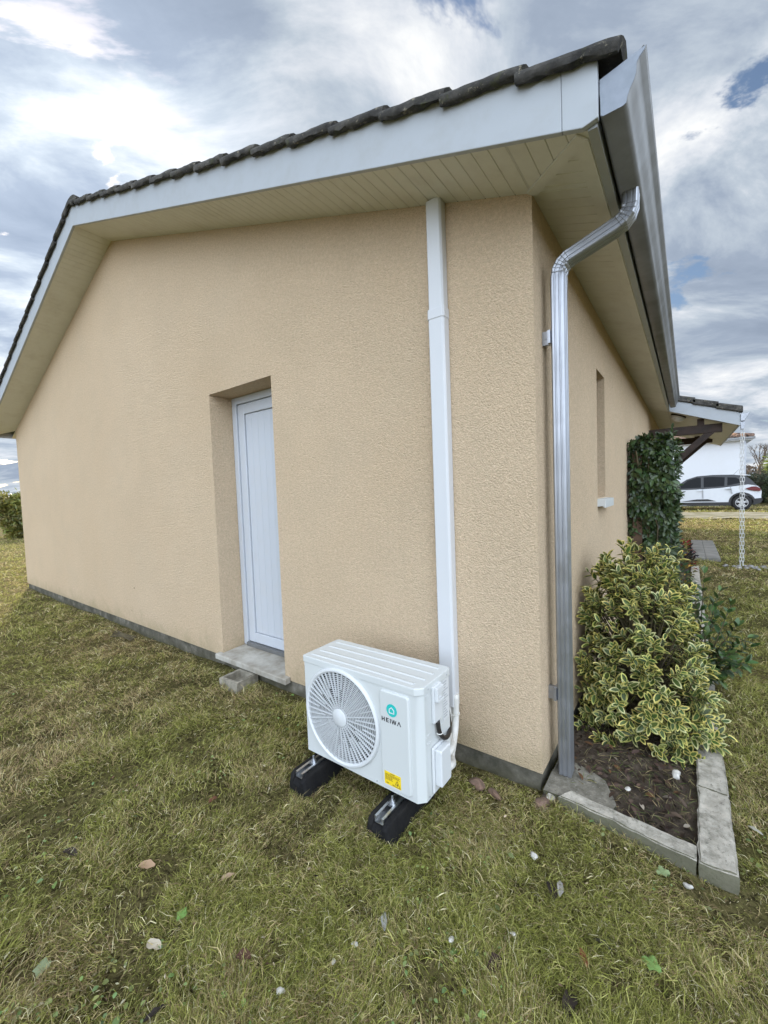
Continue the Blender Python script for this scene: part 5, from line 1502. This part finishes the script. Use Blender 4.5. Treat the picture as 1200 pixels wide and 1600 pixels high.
rock('stone', (0.335, 0.18, 0.060), (0.016, 0.013, 0.011), 'white_stone', 209, 'small white pebble lying in the flower bed near the concrete pad', 'stone', 'stones in the flower bed')
# twigs by the left part of the plinth
bm = BM()
for k in range(5): tube(bm, [(-4.7+0.05*k, -0.13-0.03*k, 0.03), (-4.45+0.03*k, -0.16-0.01*k, 0.045), (-4.22+0.02*k, -0.11-0.02*k, 0.03)], 0.006, 5)
tag(obj('twig_bundle', bm, 'stem_brown', loc=(-4.45, -0.15, 0.03)), 'small bundle of dry twigs in the grass against the plinth left of the door', 'twigs')

# ------------------------------------------------------------------ car on the drive
def make_car():
    X0, YC, Z0 = 1.14, 22.35, float(gz(1.0, 22))+0.012   # centre x, near flank at YC-0.88
    t = thing('parked_car', (X0, YC, Z0), 'white small crossover car with black roof parked in front of the white house', 'car')
    HWd = 0.88
    def P(x, y, z): return (X0+x, YC+y, Z0+z)     # x: + towards the tail
    RW, FW, WR = 1.30, -1.30, 0.335
    # body sides as a side outline with wheel arches, skinned over several widths
    def arch(cx, r, z0):
        a0 = math.asin((z0-0.33)/r)
        return [(cx+r*math.cos(a), 0.33+r*math.sin(a)) for a in np.linspace(math.pi-a0, a0, 12)]
    low = 0.24
    bottom = [(-1.98, 0.36), (-1.90, low)] + arch(FW, 0.385, low) + arch(RW, 0.385, low) + [(1.80, low+0.03), (1.93, 0.42)]
    top = [(1.93, 0.62), (1.945, 0.80), (1.87, 0.98), (1.78, 1.06), (1.50, 1.11), (1.0, 1.04), (0.55, 0.985), (0.0, 0.955), (-0.55, 0.935), (-0.95, 0.94), (-1.40, 0.88), (-1.80, 0.76), (-1.98, 0.58)]
    outline = bottom+top
    bm = BM(); n = len(outline); rings = []
    for (y, k) in ((-HWd+0.02, 0), (-HWd, 0.0), (-HWd+0.06, 1), (HWd-0.06, 1), (HWd, 0), (HWd-0.02, 0)):
        ring = []
        for (x, z) in outline:
            yy = y
            s = abs(y)
            fl = 0.05*max(0, (z-0.6)/0.5) + 0.10*max(0, (abs(x)-1.5)/0.5)
            yy = math.copysign(max(s-fl, 0.3), y)
            ring.append(bm.verts.new(P(x, yy, z)))
        rings.append(ring)
    near = rings[1]; far_ = rings[4]
    for j in range(n):
        bm.faces.new((near[j], near[(j+1) % n], rings[2][(j+1) % n], rings[2][j]))
        bm.faces.new((rings[2][j], rings[2][(j+1) % n], rings[3][(j+1) % n], rings[3][j]))
        bm.faces.new((rings[3][j], rings[3][(j+1) % n], far_[(j+1) % n], far_[j]))
    bm.faces.new(near[::-1]); bm.faces.new(far_)
    for v in rings[0]+rings[5]: bm.verts.remove(v)
    fix(bm); body = obj('body', bm, 'car_white', t, smooth=0.5)
    # greenhouse
    gl = [(1.80, 1.05), (1.62, 1.30), (1.42, 1.50), (1.0, 1.565), (0.3, 1.585), (-0.25, 1.55), (-0.62, 1.42), (-1.05, 1.10), (-1.22, 0.93)]
    base = [(1.80, 1.0), (1.0, 1.0), (0.0, 0.93), (-1.22, 0.90)]
    bm = BM(); poly = gl+base[::-1][:3]
    def gy(x, z, s): return s*(HWd-0.065-0.20*max(0, (z-0.95))/0.62)
    A = [bm.verts.new(P(x, gy(x, z, -1), z)) for x, z in poly]; B = [bm.verts.new(P(x, gy(x, z, 1), z)) for x, z in poly]
    m = len(poly)
    for j in range(m): bm.faces.new((A[j], A[(j+1) % m], B[(j+1) % m], B[j]))
    bm.faces.new(A[::-1]); bm.faces.new(B); fix(bm)
    roof_ = obj('roof', bm, 'car_black', t, smooth=0.4)
    def side_window(name, pts, mat='car_glass'):
        bm = BM(); bm.faces.new([bm.verts.new(P(x, gy(x, z, -1)-0.006, z)) for x, z in pts]); fix(bm)
        A_ = bmesh.ops.extrude_face_region(bm, geom=bm.faces[:]); bmesh.ops.translate(bm, verts=[v for v in A_['geom'] if isinstance(v, bmesh.types.BMVert)], vec=(0, 0.004, 0)); fix(bm)
        obj(name, bm, mat, roof_)
    side_window('window', [(-0.98, 1.01), (-0.10, 1.03), (-0.10, 1.48), (-0.24, 1.49), (-0.58, 1.37)])
    side_window('window', [(0.0, 1.035), (0.72, 1.07), (0.74, 1.46), (0.30, 1.50), (0.0, 1.49)])
    side_window('window', [(0.82, 1.09), (1.35, 1.22), (1.12, 1.43), (0.83, 1.455)])
    bm = BM(); prism(bm, [(1.40, 1.50), (1.62, 1.49), (1.60, 1.515), (1.40, 1.55)], 'y', YC-0.60, YC+0.60)
    for v in bm.verts: v.co.x += X0; v.co.z += Z0
    fix(bm); obj('spoiler', bm, 'car_white', t, bevel=0.008)
    # dark lower cladding, arches
    yN = YC-HWd
    bm = BM()
    def pl(poly, y0, y1): 
        vs = prism(bm, [(X0+x, Z0+z) for x, z in poly], 'y', y0, y1)
    pl([(-0.90, 0.22), (0.90, 0.22), (0.90, 0.36), (-0.90, 0.36)], yN-0.012, yN+0.05)
    pl([(-0.85, 0.40), (0.45, 0.40), (0.15, 0.50), (-0.25, 0.50)], yN-0.010, yN+0.02)
    for cx in (RW, FW):
        ao = [(cx+0.445*math.cos(a), 0.335+0.445*math.sin(a)) for a in np.linspace(-0.25, math.pi+0.25, 22)]
        ai = [(cx+0.375*math.cos(a), 0.335+0.375*math.sin(a)) for a in np.linspace(-0.25, math.pi+0.25, 22)]
        for i in range(21): pl([ao[i], ao[i+1], ai[i+1], ai[i]], yN-0.014, yN+0.05)
    pl([(1.70, 0.25), (1.90, 0.30), (1.965, 0.42), (1.955, 0.52), (1.70, 0.50)], yN+0.03, yN+1.73)
    fix(bm); obj('cladding', bm, 'car_trim', t)
    bm = BM()
    box(bm, X0-0.62, X0+1.58, yN+0.10, yN+1.66, Z0+0.2, Z0+0.5); box(bm, X0-1.9, X0-0.62, yN+0.3, yN+1.4, Z0+0.2, Z0+0.4)
    fix(bm); obj('underbody', bm, 'car_trim', t)
    # tail lamp, handles, seam, mirror, aerial
    bm = BM(); pl([(1.42, 0.94), (1.62, 0.84), (1.90, 0.82), (1.90, 0.93), (1.77, 1.02), (1.62, 1.02)], yN+0.012, yN+0.22); fix(bm); obj('tail_light', bm, 'car_red', t, bevel=0.01)
    for x, z in ((-0.10-0.02, 0.86), (0.86, 0.93)):
        bm = BM(); pl([(x-0.11, z), (x+0.11, z+0.02), (x+0.11, z+0.05), (x-0.11, z+0.03)], yN-0.012, yN+0.05); fix(bm); obj('door_handle', bm, 'car_white', t, bevel=0.006)
    bm = BM()
    pl([(-0.03, 0.38), (-0.022, 0.38), (-0.022, 0.95), (-0.03, 0.95)], yN-0.0015, yN+0.06); pl([(0.98, 0.72), (0.985, 0.72), (0.93, 1.02), (0.922, 1.02)], yN+0.0, yN+0.06)
    fix(bm); obj('door_seam', bm, 'car_trim', t)
    bm = BM(); pl([(-1.02, 0.98), (-0.84, 0.98), (-0.86, 1.12), (-1.0, 1.10)], yN-0.14, yN+0.02); fix(bm); obj('wing_mirror', bm, 'car_black', t, bevel=0.02)
    bm = BM(); tube(bm, [P(1.08, 0, 1.56), P(1.27, 0, 1.80)], 0.008, 6, taper=0.003); obj('aerial', bm, 'car_trim', t)
    for cx in (RW, FW):
        for side in (-1, 1):
            wc = Vector(P(cx, side*(HWd-0.11), WR-0.005))
            bm = BM(); N = 36
            prof = [(0.215, -0.10), (0.225, -0.108), (0.30, -0.105), (0.327, -0.085), (WR, -0.05), (WR, 0.05), (0.327, 0.085), (0.30, 0.1), (0.215, 0.1)]
            rows = [[bm.verts.new(wc+Vector((r_*math.cos(2*math.pi*k/N), -side*-1*y*1.0 if side < 0 else -y, r_*math.sin(2*math.pi*k/N)))) for k in range(N)] for r_, y in prof]
            for a_, b2 in zip(rows[:-1], rows[1:]):
                for k in range(N): bm.faces.new((a_[k], a_[(k+1) % N], b2[(k+1) % N], b2[k])).smooth = True
            fix(bm); wh = obj('wheel', bm, 'car_tyre', t)
            bm = BM(); yo = wc.y+side*0.088
            for k in range(5):
                a = 2*math.pi*k/5+0.3
                for da in (-0.16, 0.16):
                    M_ = Matrix.Translation((wc.x, yo, wc.z)) @ Matrix.Rotation(-(a+da), 4, 'Y'); box(bm, 0.03, 0.212, -0.012, 0.012, -0.016, 0.016, M=M_)
            prism(bm, disc_poly(wc.x, wc.z, 0.05, 16), 'y', yo-0.014, yo+0.014)
            ro = disc_poly(wc.x, wc.z, 0.222, 32); ri = disc_poly(wc.x, wc.z, 0.200, 32)
            for i in range(32): prism(bm, [ro[i], ro[(i+1) % 32], ri[(i+1) % 32], ri[i]], 'y', yo-0.012, yo+0.012, cap=True)
            fix(bm); obj('rim', bm, 'car_rim', wh)
            bm = BM(); prism(bm, disc_poly(wc.x, wc.z, 0.212, 24), 'y', wc.y-0.03, wc.y+0.03); fix(bm); obj('brake_disc', bm, 'car_trim', wh)
make_car()

# ------------------------------------------------------------------ neighbour's house
def neighbour():
    x1, y0, zb, ze = 2.87, 25.9, 0.14, 3.47; x0 = -9.0; D_ = 7.0
    t = thing('neighbour_house', ((x0+x1)/2, y0+D_/2, zb), 'white rendered house with low clay tiled roof beyond the parked car', 'house')
    bm = BM(); box(bm, x0, x1, y0, y0+D_, zb-0.3, ze+0.1); fix(bm); obj('wall', bm, 'white_wall', t)
    bm = BM(); ov = 0.34; pit = 0.24
    xr = x1+ov; ym = y0+D_/2
    # hipped tiled roof with visible round tile ends along the eave
    ze2 = ze+0.15
    def hz(x, y): return ze2+pit*min(y-(y0-ov), (y0+D_+ov)-y, (xr-x))
    nx = 160
    xs = np.linspace(x0-ov, xr, nx)
    for (ya, yb) in ((y0-ov, ym),):
        ys = np.linspace(ya, yb, 9); grid = []
        for yy in ys: grid.append([bm.verts.new((x, yy, hz(x, yy)+0.05*abs(math.sin(math.pi*(x-x0)/0.24))+0.0)) for x in xs])
        for i in range(8):
            for j in range(nx-1): bm.faces.new((grid[i][j], grid[i][j+1], grid[i+1][j+1], grid[i+1][j]))
    ys = np.linspace(y0-ov, y0+D_+ov, 100); xs2 = np.linspace(xr, xr-D_/2-ov, 9); grid = []
    for x in xs2: grid.append([bm.verts.new((x, yy, hz(x, yy)+0.05*abs(math.sin(math.pi*yy/0.24))-0.002)) for yy in ys])
    for i in range(8):
        for j in range(99): bm.faces.new((grid[i][j], grid[i][j+1], grid[i+1][j+1], grid[i+1][j]))
    obj('roof', bm, 'clay_tile', t, smooth=0.8)
    bm = BM()
    for k in range(52):   # rounded tile ends at the eave
        xx = xr-0.12-k*0.24; tube(bm, [(xx, y0-ov-0.05, ze2+0.035), (xx, y0-ov+0.35, ze2+0.13)], 0.075, 8)
    for k in range(7):
        f = k*0.42; tube(bm, [(xr-f-0.02, y0-ov+f, ze2+pit*f+0.07), (xr-f-0.46, y0-ov+f+0.44, ze2+pit*(f+0.44)+0.07)], 0.085, 8)
    obj('cover_tile', bm, 'clay_tile', t)
    bm = BM(); box(bm, x0-ov, xr-0.02, y0-ov+0.02, y0+0.001, ze+0.0, ze+0.04); box(bm, x1, xr-0.02, y0, y0+D_, ze, ze+0.04); fix(bm); obj('soffit', bm, 'white_wall', t)
    bm = BM(); prism(bm, [(y0-ov-0.10, ze2-0.0), (y0-ov-0.09, ze2-0.09), (y0-ov-0.02, ze2-0.11), (y0-ov+0.015, ze2-0.11), (y0-ov+0.015, ze2+0.0)], 'x', x0-ov, xr+0.05); fix(bm); obj('gutter', bm, 'pipe_aluminium', t)
    bm = BM(); box(bm, x1+0.003, x1+0.08, y0+0.01, y0+0.09, zb, ze); fix(bm); obj('downpipe', bm, 'pipe_aluminium', t)
neighbour()

# ------------------------------------------------------------------ hedges, palm, trees, pole
def bush(name, c, rad, hgt, n, leaf, base, label, cat, seed, mat='leaf', group=None, clumps=14, up=0.0):
    g = np.random.default_rng(seed)
    t = thing(name, c, label, cat, group)
    cl_ = np.stack([g.normal(0, rad[0]*0.45, clumps), g.normal(0, rad[1]*0.45, clumps), hgt*(0.15+0.72*g.uniform(0, 1, clumps))], 1)
    cr = g.uniform(0.28, 0.5, clumps)*min(rad[0], rad[1])*1.2
    k = g.integers(0, clumps, n); v = norm(g.normal(0, 1, (n, 3)))*(g.uniform(0.55, 1.05, (n, 1)))
    P = cl_[k]+v*cr[k][:, None]*np.array([1, 1, 1.15]); P[:, 2] = np.abs(P[:, 2])
    nn = norm(v+g.normal(0, .5, (n, 3))); D = norm(g.normal(0, 1, (n, 3))+np.array([0, 0, -0.3+up])); X, Y, Z = basis(D, nn)
    tone = g.uniform(0.6, 1.4, clumps)
    col = colvar(n, base, 0.4, seed, 0.2)*tone[k][:, None]
    tv, tf, tm = simple_leaf()
    scatter('foliage', tv, tf, tm, P+np.array(c), X, Y, Z, g.uniform(leaf*.6, leaf*1.4, n), col, [mat], parent=t, smooth=False)
    bm = BM()
    for i in range(clumps):
        tube(bm, [(c[0]+g.normal(0, .06), c[1]+g.normal(0, .06), c[2]-0.05), tuple(cl_[i]*np.array([.6, .6, .5])+np.array(c)), tuple(cl_[i]+np.array(c))], 0.03, 5, taper=0.008, cap=False)
    obj('stem', bm, 'bark', t)
    return t
gzr = lambda x, y: float(gz(x, y))
bush('round_bush', (-24.4, 3.1, gzr(-24, 3)), (0.95, 0.95), 2.0, 11000, 0.15, (0.20, 0.20, 0.045), 'yellow green rounded bush on the lawn past the left end of the house', 'bush', 301, clumps=26)
bush('dark_hedge_bush', (-33.0, 0.4, gzr(-33, 0)), (2.4, 1.6), 2.1, 6000, 0.16, (0.055, 0.060, 0.025), 'dark hedge bush beyond the yellow green bush at the left', 'bush', 302, clumps=24)
bush('low_plant', (-29.5, 0.9, gzr(-29, 1)), (1.2, 0.8), 0.55, 1200, 0.13, (0.13, 0.21, 0.06), 'low light green plant before the dark hedge bush at the left', 'plant', 303, clumps=12)
hb = [((4.6, 27.2), (1.0, 0.9), 1.9, (0.065, 0.085, 0.035), 'dense mid green hedge shrub right behind the car tail'),
      ((6.3, 28.4), (1.3, 1.0), 2.4, (0.060, 0.080, 0.035), 'tall mid green hedge shrub at the right edge beyond the car'),
      ((3.9, 29.5), (0.9, 0.9), 1.6, (0.075, 0.085, 0.045), 'olive hedge shrub by the corner of the white house'),
      ((5.6, 25.8), (0.8, 0.7), 1.3, (0.095, 0.115, 0.045), 'light green lower hedge shrub in front of the hedge at the right')]
for i, (xy, rad, hg, base, lab_) in enumerate(hb):
    bush('hedge_shrub', (xy[0], xy[1], gzr(*xy)), rad, hg, 4200, 0.12, base, lab_, 'shrub', 310+i, group='shrubs of the hedge behind the car', clumps=20)
def palm():
    c = (5.6, 37.0, gzr(5, 37)); g = np.random.default_rng(77)
    t = thing('palm_tree', c, 'small palm with a round bright yellow green head above the hedge', 'palm')
    bm = BM(); tube(bm, [(c[0], c[1], c[2]-0.1), (c[0], c[1], c[2]+2.2)], 0.12, 8, taper=0.10); obj('trunk', bm, 'bark', t)
    n = 620; hc = np.array(c)+np.array([0, 0, 2.35])
    el = g.uniform(-0.5, 1.45, n); az = g.uniform(0, 6.28, n)
    D = np.stack([np.cos(el)*np.cos(az), np.cos(el)*np.sin(az), np.sin(el)], 1); U = norm(np.array([[0, 0, 1.0]])+g.normal(0, .3, (n, 3)))
    X, Y, Z = basis(D, U); tv, tf, tm = leaf_template(0.10, 5, 0.1, 0.35)
    scatter('fronds', tv, tf, tm, np.tile(hc, (n, 1)), X, Y, Z, g.uniform(0.7, 1.0, n), colvar(n, (0.23, 0.30, 0.06), 0.3, 78, 0.15), ['leaf'], parent=t)
palm()
def bare_tree(c, hgt, seed, label, spread=0.45, twig_col=(0.15, 0.115, 0.095)):
    g = random.Random(seed); t = thing('bare_tree', c, label, 'tree', 'bare winter trees on the skyline')
    bm = BM(); bt = BM()
    ends = []
    def grow(bm_, p, d, l, r_, dep):
        q = p+d*l; mid = p+d*l*0.5+Vector((g.uniform(-1, 1), g.uniform(-1, 1), g.uniform(-.3, .3)))*l*0.06
        tube(bm_, [p, mid, q], r_, 5, taper=r_*0.62, cap=False)
        if dep == 0: ends.append((q, d)); return
        for k in range(3 if dep > 1 else 4):
            nd = (d+Vector((g.uniform(-1, 1), g.uniform(-1, 1), g.uniform(-.2, .9)))*spread*1.5).normalized()
            grow(bm_ if dep > 2 else bt, p+d*l*g.uniform(0.55, 1.0), nd, l*g.uniform(0.55, 0.8), max(r_*0.55, 0.012), dep-1)
    grow(bm, Vector(c)-Vector((0, 0, .1)), Vector((g.uniform(-.05, .05), 0, 1)), hgt*0.30, hgt*0.022, 5)
    obj('trunk', bm, 'bark', t); obj('crown', bt, 'bark', t)
trs = [((7.5, 66, .1), 7.2), ((11.5, 70, .1), 8.0), ((4.5, 72, .1), 6.4), ((15.5, 68, .1), 7.4), ((0.5, 78, .1), 6.2), ((20, 74, .1), 8.4)]
tl = ['bare tree on the skyline above the palm', 'tall bare tree at the right end of the skyline behind the pole', 'low bare tree on the skyline next to the white house corner', 'bare tree at the right skyline beyond the pole', 'bare tree hidden behind the white house', 'bare tree far right outside the hedge']
for i, ((c, hg), l) in enumerate(zip(trs, tl)): bare_tree(c, hg, 400+i, l)
# far tree belts that close the horizon
def belt(name, p0, p1, hgt, n, base, label, seed, depth=6):
    g = np.random.default_rng(seed); f = g.uniform(0, 1, n); p0, p1 = np.array(p0, float), np.array(p1, float)
    ln = np.linalg.norm(p1-p0); crown = hgt*(0.45+0.55*vnoise(f*ln, f*0+seed, 0.11, seed))
    z = crown*g.uniform(0.0, 1, n)**0.8
    P2 = p0[None]+(p1-p0)[None]*f[:, None]+g.normal(0, depth/2, (n, 2))
    P = np.stack([P2[:, 0], P2[:, 1], z], 1); D = norm(g.normal(0, 1, (n, 3))); U = norm(g.normal(0, 1, (n, 3))); X, Y, Z = basis(D, U)
    tv, tf, tm = simple_leaf(); tone = (0.55+0.9*vnoise(P2[:, 0], P2[:, 1]+z*2, 0.35, seed+1))[:, None]
    o = scatter(name, tv, tf, tm, P, X, Y, Z, g.uniform(0.5, 1.1, n), colvar(n, base, 0.3, seed, 0.1)*tone, ['leaf'], smooth=False)
    tag(o, label, 'far trees', kind='stuff')
belt('distant_wood', (-20, 92), (60, 84), 4.6, 14000, (0.115, 0.095, 0.070), 'brownish far wood along the horizon on the right', 501)
belt('distant_wood', (-120, -12), (-95, 45), 4.0, 9000, (0.085, 0.095, 0.05), 'greenish far wood along the horizon on the left', 502)
bm = BM(); tube(bm, [(7.25, 52, 0), (7.25, 52, 5.9)], 0.11, 8, taper=0.08)
tag(obj('utility_pole', bm, 'pole_grey', loc=(7.25, 52, 0)), 'slim pale utility pole standing among the bare trees', 'pole')
